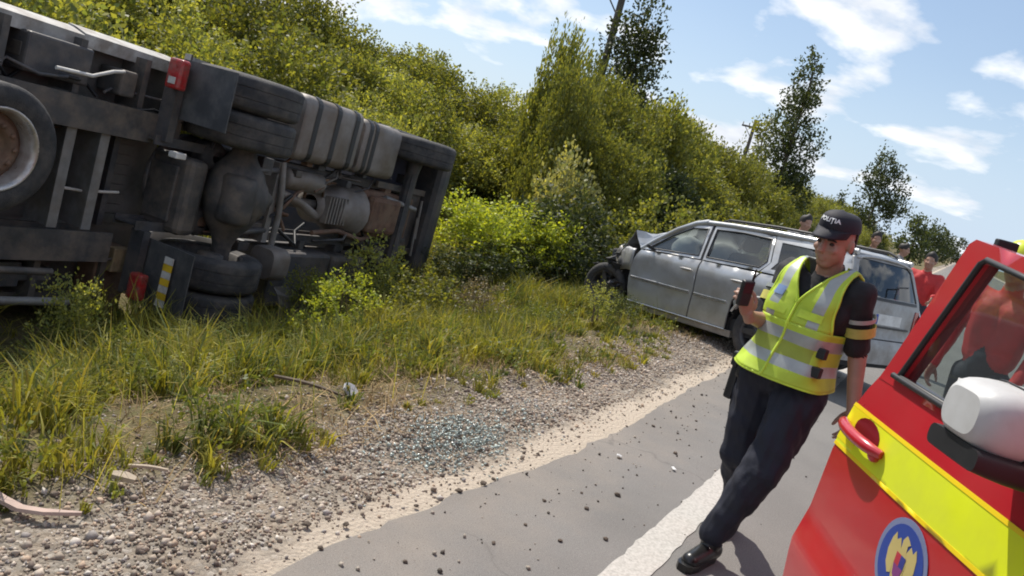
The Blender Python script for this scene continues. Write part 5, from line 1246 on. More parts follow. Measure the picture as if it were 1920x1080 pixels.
def cap_wrap(x, y):
    b = -x / .102; a = R(16) + (y + .020) / .095 * 1.0; a = max(a, R(2)); rr = math.cos(a) ** .62; z = .058 + .082 * math.sin(a) ** .8
    return P(.0885 * rr * math.sin(b), -.010 + .1085 * rr * math.cos(b) + .012 * (z - .05) * 6 * math.cos(b), z + .010 * math.cos(b) + .001)
text_mesh('cap_lettering', 'POLIȚIA', .034, cap_wrap, WHITET, cap_o, .0012)
# hi-vis vest: shell round the torso with V neck, arm holes and reflective bands
VA = [(.92, .202, .172), (1.0, .190, .160), (1.08, .182, .150), (1.2, .194, .148), (1.30, .204, .142), (1.37, .204, .124), (1.42, .190, .100), (1.455, .165, .072), (1.475, .140, .048), (1.482, .125, .02)]
def torso(phi, z):
    a = np.interp(z, [q[0] for q in VA], [q[1] for q in VA]); b = np.interp(z, [q[0] for q in VA], [q[2] for q in VA])
    t = (z - .93) / .5; c = Vector((.075 + .04 * t, 0, 0)); cs, sn = math.cos(phi), math.sin(phi)
    l = a * math.copysign(abs(sn) ** .75, sn); f = b * math.copysign(abs(cs) ** .75, cs)
    wav = .007 * math.sin(phi * 5 + z * 9) * (1 - min(1, max(0, (z - 1.1) / .3))) + .005 * math.sin(z * 38 + 2 * math.sin(phi * 3)) * (.5 + .5 * math.cos(phi))
    flare = .016 * max(0, (1.03 - z) / .1)
    k = 1 + (wav + flare) / .16
    return ob(c, l * k, f * k + .004, z), l, f
mb = MB()
def ang(l, z):                       # angle at which the torso ring reaches the lateral offset l
    a = np.interp(z, [q[0] for q in VA], [q[1] for q in VA]); return math.asin(min(1, (min(l, a) / a) ** (1 / .75)))
def ahole(z): return .178 - .035 * max(0, z - 1.19) / .29
def vneck(z): return max(.004, (z - 1.285) * .56)
def vrows(z0, z1, n): return list(np.linspace(z0, z1, n + 1))
ZR = vrows(.925, .985, 5) + vrows(.985, 1.037, 3)[1:] + vrows(1.037, 1.105, 5)[1:] + vrows(1.105, 1.157, 3)[1:] + vrows(1.157, 1.19, 3)[1:]
for z0, z1 in zip(ZR[:-1], ZR[1:]):
    zc = (z0 + z1) / 2; band_ = .985 < zc < 1.037 or 1.105 < zc < 1.157
    for i in range(96):
        a0, a1 = 2 * math.pi * i / 96, 2 * math.pi * (i + 1) / 96; q = [torso(a0, z0), torso(a1, z0), torso(a1, z1), torso(a0, z1)]
        lm = abs(sum(k[1] for k in q) / 4)
        mb.add([k[0] for k in q], [(0, 1, 2, 3)], 1 if band_ else 3 if (1.037 < zc < 1.105 and q[0][2] > 0 and .01 < lm < .15) else 0, True)
ZT = vrows(1.19, 1.482, 26)
for z0, z1 in zip(ZT[:-1], ZT[1:]):
    for sgn in (1, -1):
        for back in (0, 1):
            cols_ = []
            for z in (z0, z1):
                lo = vneck(z) if not back else (.004 if z < 1.43 else (z - 1.43) * 1.3 + .004); hi = max(ahole(z), lo + .01); s0, s1 = min(max(.082, lo), hi), min(max(.130, lo), hi)
                ls = list(np.linspace(lo, s0, 6)) + list(np.linspace(s0, s1, 4))[1:] + list(np.linspace(s1, hi, 4))[1:]
                row = []
                for l_ in ls:
                    ph = ang(l_, z); ph = (math.pi - ph if back else ph) * sgn; row.append(torso(ph, z)[0])
                cols_.append(row)
            for i in range(len(cols_[0]) - 1):
                mb.add([cols_[0][i], cols_[0][i + 1], cols_[1][i + 1], cols_[1][i]], [(0, 1, 2, 3)], 1 if 5 <= i < 8 else 0, True)
vest = mb.build('vest', [HIVIS, REFLEC, HIEDGE, HIVIS_SHADE], off, weld=True); md = vest.modifiers.new('t', 'SOLIDIFY'); md.thickness = .006; md.offset = 1
for sgn in (1, -1):                  # bindings of the neck, the arm holes and the zip
    MB().tube([torso(ang(vneck(z), z) * sgn, z)[0] + FW * .006 for z in np.linspace(1.285, 1.475, 14)], .007, 6).build('neck_binding', HIEDGE, vest)
    MB().tube([torso(ang(ahole(z), z) * sgn, z)[0] + FW * .004 for z in np.linspace(1.19, 1.475, 14)] + [torso((math.pi - ang(ahole(z), z)) * sgn, z)[0] for z in np.linspace(1.475, 1.19, 14)], .007, 6).build('arm_binding', HIEDGE, vest)
MB().tube([torso(0, z)[0] + FW * .006 for z in np.linspace(.925, 1.287, 20)], .007, 6).build('zip', HIEDGE, vest)
MB().tube([torso(2 * math.pi * i / 60, .925)[0] for i in range(61)], .007, 6).build('hem_binding', HIEDGE, vest)
def on_vest(l_, z):      # front surface point at a lateral offset
    best = min((abs(torso(ph, z)[1] - l_), ph) for ph in np.linspace(-1.4, 1.4, 120)); return torso(best[1], z)[0] + FW * .012
def patch(name, l0, l1, z0, z1, m_, n=5):
    mb = MB(); g_ = [[on_vest(l0 + (l1 - l0) * i / n, z) for i in range(n + 1)] for z in (z0, (z0 + z1) / 2, z1)]
    mb.loft(g_, closed=False, cap=False); return mb.build(name, m_, vest)
patch('badge', -.135, -.085, 1.292, 1.335, mat('badge_blue', (.16, .24, .42), .5))
patch('chest_strip', -.13, -.03, 1.215, 1.250, HIEDGE); patch('chest_strip', .03, .14, 1.225, 1.262, HIEDGE)
for z in (1.015, 1.10):
    c = torso(R(62), z)[0]; MB().box((-.022, -.016, -.024), (.022, .016, .024), 0, Matrix.Translation(c + (LT * .8 + FW * .5).normalized() * .014) @ Matrix.Rotation(-math.atan2(.5, .866), 4, 'Z'), .005).build('side_buckle', BLACK, vest)
# sleeve bands
for (A, B) in ((shL, elL), (shR, elR)):
    for t0, t1, m_ in ((.50, .66, HIEDGE), (.36, .43, HIEDGE)):
        a, b = A.lerp(B, t0), A.lerp(B, t1); MB().tube([a, b], [.0725, .0705], 20, cap=False).build('sleeve_band', mat('sleeve_yellow', (.55, .50, .12), .5) if t0 > .4 else REFLEC, off)
# belt with pouches and holster
mb = MB(); mb.loft([[ob((.078, 0, 0), .172 * math.sin(R(a)), .148 * math.cos(R(a)), z) for a in range(0, 360, 15)] for z in (.915, .960)], cap=False); o = mb.build('belt', BLACK, off); md = o.modifiers.new('t', 'SOLIDIFY'); md.thickness = .008; md.offset = 1
hol = ob((.078, 0, 0), -.225, .01, .86)
MM = Matrix.Translation(hol) @ Matrix.Rotation(math.atan2(LT.y, LT.x), 4, 'Z')
mb = MB(); mb.box((-.026, -.045, -.15), (.022, .045, .06), 0, MM, .012); mb.box((-.02, -.075, .02), (.02, -.02, .095), 0, MM, .01); mb.build('holster', BLACK, off)
for a in (-60, 80):
    c = ob((.078, 0, 0), .186 * math.sin(R(a)), .162 * math.cos(R(a)), .895); MB().box((-.03, -.02, -.05), (.03, .02, .04), 0, Matrix.Translation(c) @ Matrix.Rotation(R(-30 - a), 4, 'Z'), .008).build('pouch', BLACK, off)
MB().box((-.035, -.03, -.10), (.035, .03, .06), 0, Matrix.Translation(kneeL.lerp(hipL, .55) + Vector((.0, -.075, 0))), .01)
# boots: soles
for (ank, toe) in ((ankL, toeL), (ankR, toeR)):
    d_ = (toe - ank); d_.z = 0; d_.normalize(); s_ = Vector((-d_.y, d_.x, 0)); base = ank - d_ * .055; rings = []
    for t, w in ((0, .030), (.03, .038), (.12, .040), (.20, .046), (.26, .040), (.285, .022)):
        zt = (ank.z - .10) * (1 - min(1, t / .2)) ; p = base + d_ * t; p.z = zt; rings.append([p - s_ * w + Vector((0, 0, .001)), p + s_ * w + Vector((0, 0, .001)), p + s_ * w + Vector((0, 0, .035)), p - s_ * w + Vector((0, 0, .035))])
    MB().loft(rings, smooth=False).build('boot_sole', BOOT, off)
# handset in the raised hand: a thing of its own
hs = empty('handset'); hs.matrix_world = off.matrix_world
hp = wrR + Vector((-.040, -.085, .105))
hw_ = Matrix.Rotation(-math.atan2(_d[0], _d[1]), 4, 'Z'); hs.location = hw_ @ hp + Vector((F_[0], F_[1], 0)); hs.rotation_euler = (R(12), R(-8), -math.atan2(_d[0], _d[1]) + R(35))
tag(hs, 'black handset held upright in the officer\'s raised hand', 'handset')
MB().box((-.028, -.014, -.06), (.028, .014, .062), bev=.007).build('case', BLACK, hs); MB().box((-.022, -.0155, .005), (.022, -.013, .052)).build('screen', mat('dark_screen', (.02, .022, .025), .15), hs)
MB().tube([(.018, 0, .06), (.018, 0, .115)], [.006, .004], 8).build('antenna', BLACK, hs)
# ------------------------------------------------------------------ red emergency van, front passenger door open towards the camera
RED = mat('fire_red_paint', (0.46, 0.012, 0.022), 0.30, 0, .05, 2.5, (0.30, 0.10, 0.08), 2.0, .18, coat=.7)
REDIN = mat('door_inner_red', (0.30, 0.012, 0.02), 0.4, 0, .1, 4)
FLUO = mat('fluorescent_yellow', (0.72, 0.80, 0.012), 0.45, 0, .04, 5, (.45, .45, .10), 3, .25)
AMBER = mat('stripe_edge_yellow', (0.85, 0.62, 0.01), 0.45, 0, .04)
DGLASS = glass_mat('door_glass', (0.58, 0.66, 0.64), ior=1.6, body=.16, bodyc=(.16, .18, .18))  # grey body colour stands in for reflected surroundings
MIRW = mat('mirror_shell', (0.50, 0.50, 0.49), 0.45, 0, .06, 4, (.33, .31, .28), 7, .4)
VAN_AZ = R(36); D_AZ = R(-2)
d_t = Vector((-math.sin(D_AZ), -math.cos(D_AZ), 0)); d_n = Vector((-math.cos(D_AZ), math.sin(D_AZ), 0))   # rear edge to hinge, outwards
d_p = at_depth(1590, 790, 2.6); d_p[2] = 0
HINGE = Vector(d_p) + d_t * 1.10
# van axes: origin at the hinge on the ground, x forward, y to its left (into the body), z up
vf = Vector((-math.sin(VAN_AZ), -math.cos(VAN_AZ), 0)); vl = Vector((0, 0, 1)).cross(vf)
van = empty('emergency_van'); van.matrix_world = Matrix(((vf.x, vl.x, 0, HINGE.x), (vf.y, vl.y, 0, HINGE.y), (0, 0, 1, 0), (0, 0, 0, 1)))
tag(van, 'red emergency van with yellow stripe and round emblem on its open front door', 'van')
door = empty('front_door'); door.parent = van
inv = van.matrix_world.inverted()
M_d = Matrix(((d_t.x, d_n.x, 0, d_p[0]), (d_t.y, d_n.y, 0, d_p[1]), (0, 0, 1, 0), (0, 0, 0, 1)))     # door axes: s along, n outwards, z up (mirrored pair kept by hand)
def DW(s, n, z): return inv @ (Vector((d_p[0], d_p[1], 0)) + d_t * s + d_n * n + Vector((0, 0, z)))
def bulge(s, z):
    return float(np.interp(z, [.28, .40, .58, .635, .68, .80, .95, 1.12, 1.19, 1.262, 1.30, 1.72], [-.012, .010, .022, .020, .0, .006, .010, .004, -.006, -.016, -.018, -.040])) - .03 * (s / 1.1 - .4) ** 2
def DS(off=0.0): return lambda s, z: DW(s, bulge(s, z) + off, z)
tdn = inv.to_3x3() @ -d_n
panel = [(-.015, .30), (-.05, .45), (-.068, .60), (-.07, .66), (-.045, .80), (-.028, .95), (.012, 1.13), (.035, 1.19), (.075, 1.262), (1.08, 1.262), (1.10, 1.1), (1.10, .42), (1.05, .30)]
mb = MB(); skin(mb, panel, DS(), .05, 0, .05, tdir=tdn); mb.build('outer_panel', RED, door)
mb = MB(); skin(mb, offset_loop(panel, .03), DS(-.075), .09, 0, .02, tdir=tdn); mb.build('inner_panel', BLACK, door)
wo = [(.065, 1.235), (.237, 1.700), (.262, 1.716), (.60, 1.690), (.86, 1.60), (1.08, 1.30), (1.085, 1.255)]
wi = [(.178, 1.272), (.335, 1.655), (.355, 1.668), (.59, 1.642), (.80, 1.57), (1.00, 1.31), (1.005, 1.272)]
mb = MB(); skin(mb, wo, DS(.002), .05, 0, .05, holes=[wi], tdir=tdn); mb.build('window_frame', RED, door)
lp = [DS(.006)(s, z) for s, z in wi]; MB().tube(lp + [lp[0]], .009, 6).build('window_seal', BLACK, door)
mb = MB(); skin(mb, offset_loop(wi, -.012), DS(-.018), .12, 0, .004, tdir=tdn); mb.build('window_glass', DGLASS, door)
MB().tube([DS(.010)(s, 1.268) for s in np.linspace(.15, 1.02, 8)], .010, 6).build('sill_strip', BLACK, door)
MB().box((-.01, -.012, -.02), (.05, .012, .02), 0, inv @ Matrix.Translation(Vector((d_p[0], d_p[1], 0)) + d_t * .235 - d_n * .12 + Vector((0, 0, 1.715))) @ Matrix.Rotation(D_AZ, 4, 'Z'), .004).build('door_check', BLACK, door)
# yellow band with darker yellow borders
sl = [(-.026, .973), (1.098, .985), (1.098, 1.128), (.008, 1.128)]
mb = MB(); skin(mb, sl, DS(.0025), .05, 0, .001, tdir=tdn); band = mb.build('yellow_band', FLUO, door)
mb = MB(); skin(mb, [(.004, 1.118), (1.098, 1.118), (1.098, 1.130), (.010, 1.130)], DS(.0036), .04, 0, .001, tdir=tdn); mb.build('band_border', AMBER, band)
mb = MB(); skin(mb, [(-.027, .971), (1.098, .983), (1.098, .995), (-.024, .983)], DS(.0036), .04, 0, .001, tdir=tdn); mb.build('band_border', AMBER, band)
mb = MB(); skin(mb, [(-.024, .995), (.10, .995), (.135, 1.117), (.006, 1.117)], DS(.0034), .04, 0, .001, tdir=tdn); mb.build('band_end', mat('plain_yellow', (.80, .70, .01), .45, 0, .04), band)
# handle: dished recess, red pull and lock
hs0, hz = .150, 1.057
mb = MB(); skin(mb, [(hs0 + .085 * math.cos(R(a)), hz + .012 + .046 * math.sin(R(a))) for a in range(0, 360, 20)], DS(.0045), .03, 0, .001, tdir=tdn); hcup = mb.build('handle_cup', mat('deep_red', (.16, .004, .01), .35, 0, .1), door)
pts = [DW(hs0 - .135 + .27 * t, bulge(hs0, hz) + .012 + .034 * math.sin(math.pi * min(1, max(0, t))) ** .6, hz + .008 - .012 * t) for t in np.linspace(0, 1, 11)]
mb = MB(); mb.tube(pts, [.012, .018, .020, .020, .020, .020, .020, .020, .020, .018, .013], 10); mb.build('handle', RED, door)
mb = MB(); q = DW(hs0 + .10, bulge(hs0, hz) + .012, hz - .020); ball(mb, q, (.020, .020, .020)); mb.build('handle_lock', RED, door)
# round emblem: grey-blue rim, blue field, gold bird with spread wings and a quartered shield
EC, ER = (.537, .845), .124
def disc(name, r0, r1, off_, m_, par, n=36):
    mb = MB(); o_ = [(EC[0] + r1 * math.cos(2 * math.pi * k / n), EC[1] + r1 * math.sin(2 * math.pi * k / n)) for k in range(n)]
    hl = [[(EC[0] + r0 * math.cos(2 * math.pi * k / n), EC[1] + r0 * math.sin(2 * math.pi * k / n)) for k in range(n)]] if r0 else []
    skin(mb, o_, DS(off_), .035, 0, .0008, holes=hl, tdir=tdn); return mb.build(name, m_, par)
emb = disc('emblem', 0, ER, .003, mat('emblem_rim', (.17, .20, .33), .5, 0, .08), door)
disc('emblem_field', 0, ER * .86, .0042, mat('emblem_blue', (.022, .055, .28), .45, 0, .06), emb)
GOLD = mat('emblem_gold', (.50, .40, .15), .45, 0, .08)
def dec(name, pts_, off_, m_): mb = MB(); skin(mb, [(EC[0] + x * ER, EC[1] + y * ER) for x, y in pts_], DS(off_), .04, 0, .0006, tdir=tdn); return mb.build(name, m_, emb)
dec('emblem_wing', [(-.10, .30), (-.22, .52), (-.34, .42), (-.42, .56), (-.52, .38), (-.56, .10), (-.50, -.18), (-.34, -.36), (-.22, -.30), (-.24, .06)], .0052, GOLD)
dec('emblem_wing', [(.10, .30), (.22, .52), (.34, .42), (.42, .56), (.52, .38), (.56, .10), (.50, -.18), (.34, -.36), (.22, -.30), (.24, .06)], .0052, GOLD)
dec('emblem_bird', [(-.10, .30), (-.12, .52), (-.02, .66), (.10, .60), (.18, .54), (.10, .48), (.12, .30), (.24, .1), (.2, -.3), (.1, -.55), (0, -.68), (-.1, -.55), (-.2, -.3), (-.24, .1)], .0056, GOLD)
dec('emblem_shield', [(-.19, .22), (0, .22), (0, -.04), (-.19, -.04)], .0066, mat('emblem_red', (.42, .03, .05), .45))
dec('emblem_shield', [(0, .22), (.19, .22), (.19, -.04), (0, -.04)], .0066, mat('emblem_navy', (.03, .04, .22), .45))
dec('emblem_shield', [(-.19, -.04), (.19, -.04), (.13, -.26), (0, -.36), (-.13, -.26)], .0066, mat('emblem_purple', (.20, .04, .18), .45))
# wing mirror: pale rounded shell on a black foot
def rr_loft(mb, secs, n=5):
    mb.loft([[DW(s0 + a, o_ + 0, z0 + b) for a, b in rrect(w_, h_, min(w_, h_) * .75, n)] for (s0, o_, z0, w_, h_) in secs])
mb = MB(); secs = []
for (o_, k) in ((.055, .80), (.065, .95), (.10, 1.0), (.16, 1.0), (.20, .96), (.235, .84), (.25, .60)):
    secs.append((.87, o_ - .03, 1.352, .105 * k, .074 * k))
rr_loft(mb, secs); mir = mb.build('mirror', MIRW, door, subsurf=1)
sr = [DW(.87 + a, .115, 1.352 + b) for a, b in rrect(.1065, .0755, .058, 6)]; MB().tube(sr + [sr[0]], .0022, 5).build('housing_seam', BLACK, mir)
mb = MB(); rr_loft(mb, [(.86, .0, 1.262, .10, .030), (.87, .06, 1.262, .108, .030), (.87, .14, 1.264, .106, .030), (.87, .21, 1.270, .095, .024)]); mb.build('mirror_foot', BLACK, mir, subsurf=1)
mb = MB(); mb.add([DW(.762, .04, 1.305), DW(.762, .18, 1.305), DW(.762, .18, 1.40), DW(.762, .04, 1.40)], [(0, 1, 2, 3)]); mb.build('mirror_glass', mat('mirror_silver', (.8, .8, .8), .05, 1.0, .02), mir)
# the rest of the van, beyond the right edge of the photograph
def VP(pts): return [(x, z) for x, z in pts]
side_prof = [(-3.6, .38), (-.02, .38), (1.30, .38), (1.42, .50), (1.44, .80), (1.36, 1.0), (.95, 1.14), (.50, 1.24), (-.05, 1.86), (-.30, 1.95), (-3.5, 1.95), (-3.66, 1.8)]
door_hole = [(-1.09, .42), (-.02, .42), (-.02, 1.25), (-.30, 1.66), (-.52, 1.72), (-.86, 1.73), (-1.09, 1.25)]
MX = lambda y: (lambda x, z: (x, y + .10 * max(0, (z - 1.25) / .7), z))
MXR = lambda y: (lambda x, z: (x, y - .10 * max(0, (z - 1.25) / .7), z))
mb = MB(); skin(mb, side_prof, MX(.03), .2, 0, .04, holes=[door_hole], tdir=(0, 1, 0)); mb.build('side_panel', RED, van)
mb = MB(); skin(mb, side_prof, MXR(1.86), .2, 0, .04, tdir=(0, -1, 0)); mb.build('side_panel', RED, van)
mb = MB()
for (x0, z0), (x1, z1) in zip(side_prof[3:-1], side_prof[4:]):
    if (x0, z0) == (.50, 1.24): continue
    t0, t1 = .10 * max(0, (z0 - 1.25) / .7), .10 * max(0, (z1 - 1.25) / .7); mb.add([(x0, .035 + t0, z0), (x1, .035 + t1, z1), (x1, 1.855 - t1, z1), (x0, 1.855 - t0, z0)], [(0, 1, 2, 3)])
mb.build('body_shell', RED, van)
mb = MB(); mb.add([(.48, .06, 1.25), (-.04, .13, 1.85), (-.04, 1.76, 1.85), (.48, 1.83, 1.25)], [(0, 1, 2, 3)]); mb.build('windscreen', DGLASS, van)
mb = MB(); mb.box((-3.5, .08, .40), (1.25, 1.82, .46)); mb.build('floor', BLACK, van)
mb = MB(); mb.box((.05, .1, .95), (.45, 1.8, 1.22), bev=.05); mb.build('dashboard', BLACK, van)
for y in (.30, 1.2): 
    mb = MB(); mb.box((-.95, y, .46), (-.40, y + .5, .86), bev=.06); mb.box((-1.05, y, .80), (-.90, y + .5, 1.45), bev=.06); mb.build('seat', SEATC, van)
mb = MB(); mb.box((1.36, .06, .36), (1.54, 1.83, .66), bev=.06); mb.build('bumper', CABP, van)
for y in (.10, 1.50): MB().box((1.30, y, .74), (1.45, y + .28, .96), bev=.04).build('headlamp', PALESTEEL, van)
for (x, y, s_) in ((.72, .10, -1), (.72, 1.79, 1), (-2.6, .10, -1), (-2.6, 1.79, 1)):
    w_ = empty('wheel'); w_.parent = van; w_.location = (x, y, .34); M_ = rotx(R(-90 * s_))
    MB().lathe([(.21, -.09), (.30, -.11), (.335, -.08), (.34, 0), (.335, .08), (.30, .11), (.21, .09), (.21, -.09)], M_, 32).build('tyre', RUBBER, w_)
    MB().lathe([(.215, .09), (.2, .06), (.12, .07), (.08, .09), (.001, .09)], M_, 24).build('rim', ALLOY, w_)

# ------------------------------------------------------------------ bystanders and rescuers
def bystander(px, py, depth, turn, label, jacket, trousers, hat=None, h=1.74, pose='stand', vest_m=None):
    p = at_depth(px, py, depth); gz = max(ground_z(p[0], p[1]), -.02) if True else 0
    root = empty('person', (p[0], p[1], ground_z(p[0], p[1]) - .0), (0, 0, turn)); tag(root, label, 'person')
    k = h / 1.74; V3 = lambda x, y, z: Vector((x * k, y * k, z * k))
    a_ = .22 if pose == 'reach' else 0
    sg = [(V3(0, 0, .93), V3(0, 0, 1.03), .12, .12, 2), (V3(.09, 0, .9), V3(.10, -.02, .48), .092, .066, 2), (V3(.10, -.02, .48), V3(.11, .03, .12), .066, .052, 2),
          (V3(-.09, 0, .9), V3(-.10, .02, .48), .092, .066, 2), (V3(-.10, .02, .48), V3(-.11, .05, .12), .066, .052, 2),
          (V3(.05, 0, 1.05), V3(.075, 0, 1.30), .115, .118, 1), (V3(-.05, 0, 1.05), V3(-.075, 0, 1.30), .115, .118, 1),
          (V3(.06, 0, 1.33), V3(.185, 0, 1.38), .10, .072, 1), (V3(-.06, 0, 1.33), V3(-.185, 0, 1.38), .10, .072, 1), (V3(0, .01, 1.38), V3(0, 0, 1.45), .085, .06, 1),
          (V3(.19, 0, 1.38), V3(.25, -.02 - a_ * .4, 1.12), .064, .05, 1), (V3(.25, -.02 - a_ * .4, 1.12), V3(.23, -.12 - a_, .92 + a_), .05, .036, 1),
          (V3(-.19, 0, 1.38), V3(-.25, .0, 1.12), .064, .05, 1), (V3(-.25, 0, 1.12), V3(-.24, -.1, .90), .05, .036, 1), (V3(0, 0, 1.42), V3(0, -.02, 1.53), .055, .053, 0),
          (V3(.11, .04, .06), V3(.11, -.12, .04), .048, .04, 3), (V3(-.11, .05, .06), V3(-.11, -.11, .04), .048, .04, 3)]
    inf = {}
    def ex(mb, sk):
        inf['P'], inf['M'] = head(mb, V3(0, -.03, 1.60), Vector((0, -1, -.08)), Vector((0, 0, 1)), k); sk.append((V3(0, -.03, 1.55), V3(0, -.03, 1.65), .09, .09, 0))
        hand(mb, V3(.23, -.12 - a_, .92 + a_), Vector((-.1, -.5, -.8)), Vector((-1, 0, 0)), 25, -1, k); hand(mb, V3(-.24, -.1, .90), Vector((0, -.3, -.9)), Vector((1, 0, 0)), 25, 1, k)
        sk.append((V3(.23, -.16 - a_, .86 + a_), V3(.22, -.22 - a_, .78 + a_), .04, .04, 0)); sk.append((V3(-.24, -.12, .86), V3(-.24, -.15, .76), .04, .04, 0))
    figure('body', sg, [SKIN, jacket, trousers, BOOT], root, .011, ex, .010, (1, 2)); P_ = inf['P']
    mb = MB(); rows_ = []
    if hat is None or hat == 'hair':
        for kk in range(7):
            a = R(-25 + 115 * kk / 6); rr = math.cos(a) ** .7 if a > 0 else 1.0; rows_.append([P_(.084 * rr * math.sin(R(b)), -.018 + .104 * rr * math.cos(R(b)) * (1 if math.cos(R(b)) < 0 else .86), .036 + .086 * math.sin(a) + .034 * max(0, math.cos(R(b)))) for b in range(0, 360, 20)])
        mb.loft(rows_); mb.build('hair', HAIR, root)
    else:
        for kk in range(8):
            a = R(90 * kk / 7); rr = math.cos(a) ** .7; rows_.append([P_(.105 * rr * math.sin(R(b)), -.008 + .130 * rr * math.cos(R(b)), .028 + .125 * math.sin(a)) for b in range(0, 360, 20)])
        mb.loft(rows_); hh = mb.build('helmet', hat, root)
        mb = MB(); mb.loft([[P_((.105 + d_) * math.sin(R(b)), -.008 + (.130 + d_ * 1.4) * math.cos(R(b)), .028 + z_) for b in range(0, 360, 20)] for d_, z_ in ((0, .006), (.022, 0), (.022, -.006), (0, -.006))], cap=False); mb.build('helmet_brim', hat, hh)
    if vest_m:
        for (z0, z1, m_) in ((1.02, 1.42, vest_m), (1.12, 1.17, REFLEC)):
            mb = MB(); e_ = .006 if m_ is REFLEC else 0
            mb.loft([[V3((.205 + e_) * math.copysign(abs(math.sin(R(b))) ** .8, math.sin(R(b))), (.15 + e_) * math.copysign(abs(math.cos(R(b))) ** .8, math.cos(R(b))), z) for b in range(0, 360, 15)] for z in np.linspace(z0, z1, 4)], cap=False); mb.build('vest' if m_ is vest_m else 'vest_band', m_, root)
    return root
JRED = mat('red_jacket', (.50, .03, .03), .7, 0, .15, 10); JDARK = mat('dark_jacket', (.03, .03, .035), .8, 0, .2, 10); JGREY = mat('grey_shirt', (.22, .22, .22), .8, 0, .15, 10); DENIM = mat('dark_trousers', (.03, .035, .05), .8, 0, .2, 10)
HELY = mat('yellow_helmet', (.62, .72, .03), .35, 0, .05, 4, coat=.3); CAPG = mat('pale_cap', (.42, .45, .40), .7, 0, .1, 10)
bystander(1508, 420, 11.6, R(20), 'dark-haired person in a grey shirt standing behind the car roof', JGREY, DENIM, 'hair', 1.70)
bystander(1640, 455, 13.6, R(-10), 'dark-haired person in a dark jacket behind the rear window of the car', JDARK, DENIM, 'hair', 1.76)
bystander(1690, 475, 15.2, R(60), 'dark-haired person in grey beside the far rear corner of the car', JGREY, DENIM, 'hair', 1.70)
bystander(1742, 500, 11.0, R(-35), 'rescuer in a red jacket standing behind the car tailgate', JRED, DENIM, 'hair', 1.66, 'reach')
bystander(1918, 500, 5.0, R(-55), 'firefighter with yellow helmet and red jacket beyond the open van door', JRED, DENIM, HELY, 1.86, 'stand')
# ------------------------------------------------------------------ debris on the shoulder and the road
CLOD = mat('dry_earth', (.13, .10, .075), .95, 0, .35, 30, bump=.6, bscale=60)
def clod_mesh(seed):
    bm = bmesh.new(); bmesh.ops.create_icosphere(bm, subdivisions=2, radius=1)
    for v in bm.verts:
        n = 1 + .5 * mnoise.noise(v.co * 1.3 + Vector((seed, seed * .7, 0))) + .2 * mnoise.noise(v.co * 3.5); v.co = Vector((v.co.x * n, v.co.y * n * .85, v.co.z * n * .55))
    me = bpy.data.meshes.new('earth_clod'); bm.to_mesh(me); bm.free(); me.materials.append(CLOD); return me
CM = [clod_mesh(k * 3.3) for k in range(4)]
for k, (px, py, s) in enumerate(((1158, 930, .022), (1266, 851, .018), (1100, 955, .016), (1225, 800, .016), (1175, 800, .012), (1160, 860, .012), (1135, 1012, .016), (1050, 1015, .014), (575, 985, .020), (690, 935, .018), (860, 922, .020), (905, 908, .022), (648, 985, .016), (925, 900, .015), (1090, 925, .010), (1305, 790, .012), (1020, 940, .013), (780, 950, .014), (600, 1030, .015), (925, 1020, .012), (760, 1055, .013), (985, 985, .011))):
    o = bpy.data.objects.new('earth_clod', CM[k % 4]); col.objects.link(o); p = on_ground(px, py); o.location = (p[0], p[1], s * .35); o.scale = (s * .85,) * 3; o.rotation_euler = (0, 0, k * 1.9)
    tag(o, 'small dark clod of earth lying on the asphalt near the road edge', 'clod', 'earth clods on the road')
PAPER = mat('white_scrap', (.70, .70, .68), .6, 0, .1, 20)
def scrap(px, py, w, d, h, label, m_, name='scrap', seed=1, zf=0):
    r_ = random.Random(seed); p = on_ground(px, py); z = ground_z(p[0], p[1]) if zf is None else zf
    g_ = [[(w * (i / 4 - .5), d * (j / 4 - .5), h * (.25 + .75 * r_.random())) for j in range(5)] for i in range(5)]
    mb = MB(); mb.loft(g_, closed=False, cap=False, smooth=False); o = mb.build(name, m_); md = o.modifiers.new('t', 'SOLIDIFY'); md.thickness = .003
    o.location = (p[0], p[1], z + .006); o.rotation_euler = (0, 0, seed); return tag(o, label, 'scrap')
scrap(1160, 858, .03, .025, .012, 'tiny white scrap of paper on the asphalt by the road edge', PAPER, 'paper_scrap', 3)
scrap(1262, 882, .035, .02, .010, 'white torn paper scrap on the asphalt beside the edge line', PAPER, 'paper_scrap', 5)
def verge_p(px, py):        # walk the line of sight down to the verge surface
    v = ray(px, py); t = 1.0
    while t < 40:
        q = CAM + v * t
        if q[2] <= ground_z(q[0], q[1]): break
        t += .02
    return CAM + v * t
WOODP = mat('pale_split_wood', (.42, .34, .25), .8, 0, .25, 14, bump=.4, bscale=30)
GREYP = mat('grey_plastic_shard', (.36, .36, .37), .5, 0, .2, 12)
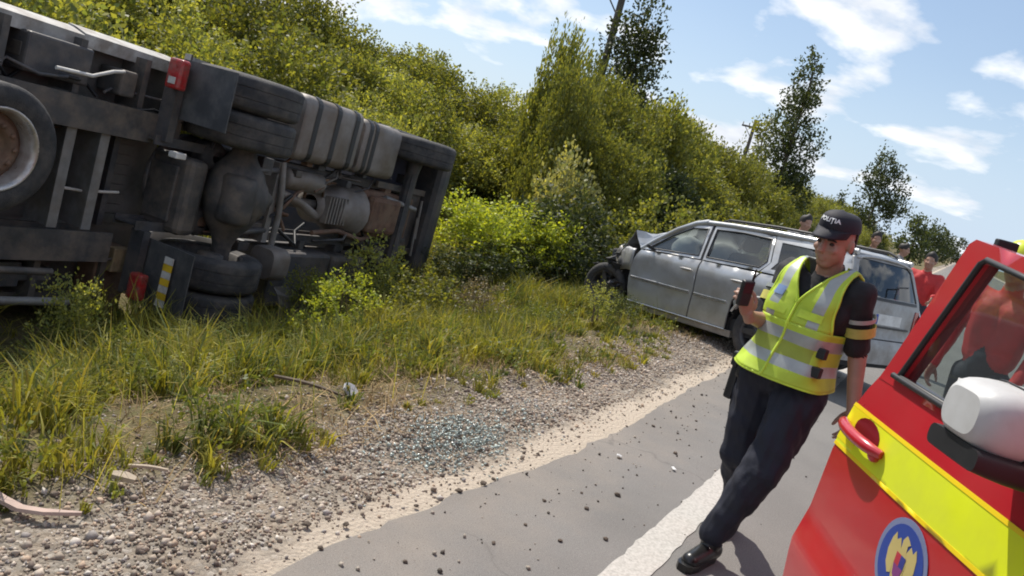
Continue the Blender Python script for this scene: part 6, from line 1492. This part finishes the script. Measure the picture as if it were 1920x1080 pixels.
def piece(px, py, L, wd, th, rz, tilt, label, m_, name, cat):
    q = verge_p(px, py); r_ = random.Random(px); rings = []
    for i in range(7):
        t = i / 6; w_ = wd * (.55 + .6 * math.sin(math.pi * min(1, t * .9 + .08))) / 2; x = L * (t - .5); b_ = .08 * L * math.sin(t * 3.1)
        rings.append([(x, -w_ + b_, 0), (x, w_ + b_, .1 * th), (x, w_ * .9 + b_, th), (x, -w_ * .9 + b_, th * .9)])
    o = MB().loft(rings, smooth=False).build(name, m_); o.location = (q[0], q[1], q[2] + .03); o.rotation_euler = (tilt, .1, rz); return tag(o, label, cat)
piece(440, 722, .22, .06, .02, .4, .25, 'pale splintered board lying in the scuffed dirt by the truck', WOODP, 'splintered_board', 'board')
piece(655, 742, .12, .08, .012, 1.3, .7, 'grey-white plastic shard stuck in the verge grass', GREYP, 'plastic_shard', 'shard')
piece(612, 690, .2, .02, .012, .9, .2, 'broken grey stick among the dead stalks', GREYP, 'broken_stick', 'stick')
piece(228, 912, .09, .035, .02, .2, .15, 'pale wooden chip at the edge of the gravel', WOODP, 'wood_chip', 'wood')
piece(275, 893, .15, .012, .012, .5, .0, 'thin pale stick beside the wooden chip', WOODP, 'stick', 'stick')
piece(520, 705, .34, .022, .018, 2.3, .15, 'long broken branch in the bare dirt patch', BARK, 'broken_branch', 'branch')
piece(576, 735, .40, .018, .015, .2, .1, 'thin dead branch lying across the bare dirt patch', BARK, 'dead_branch', 'branch')
# pinkish rubber strip curving out of the frame
pts = [verge_p(-40, 925), verge_p(0, 952), verge_p(35, 970), verge_p(80, 977), verge_p(150, 980)]
STRIPM = mat('pinkish_rubber', (.40, .29, .24), .7, 0, .15, 20)
mb = MB(); rings = []
for i, q in enumerate(pts):
    t = (Vector(pts[min(i + 1, 4)]) - Vector(pts[max(i - 1, 0)])).normalized(); s_ = t.cross(Vector((0, 0, 1))).normalized(); c = Vector(q) + Vector((0, 0, .03)); w_ = (.020, .020, .019, .016, .006)[i]
    rings.append([c - s_ * w_, c + s_ * w_, c + s_ * w_ * .8 + Vector((0, 0, .012)), c - s_ * w_ * .8 + Vector((0, 0, .012))])
o = mb.loft(rings, smooth=False).build('rubber_strip', STRIPM); tag(o, 'curved pinkish rubber strip lying on the gravel', 'strip')
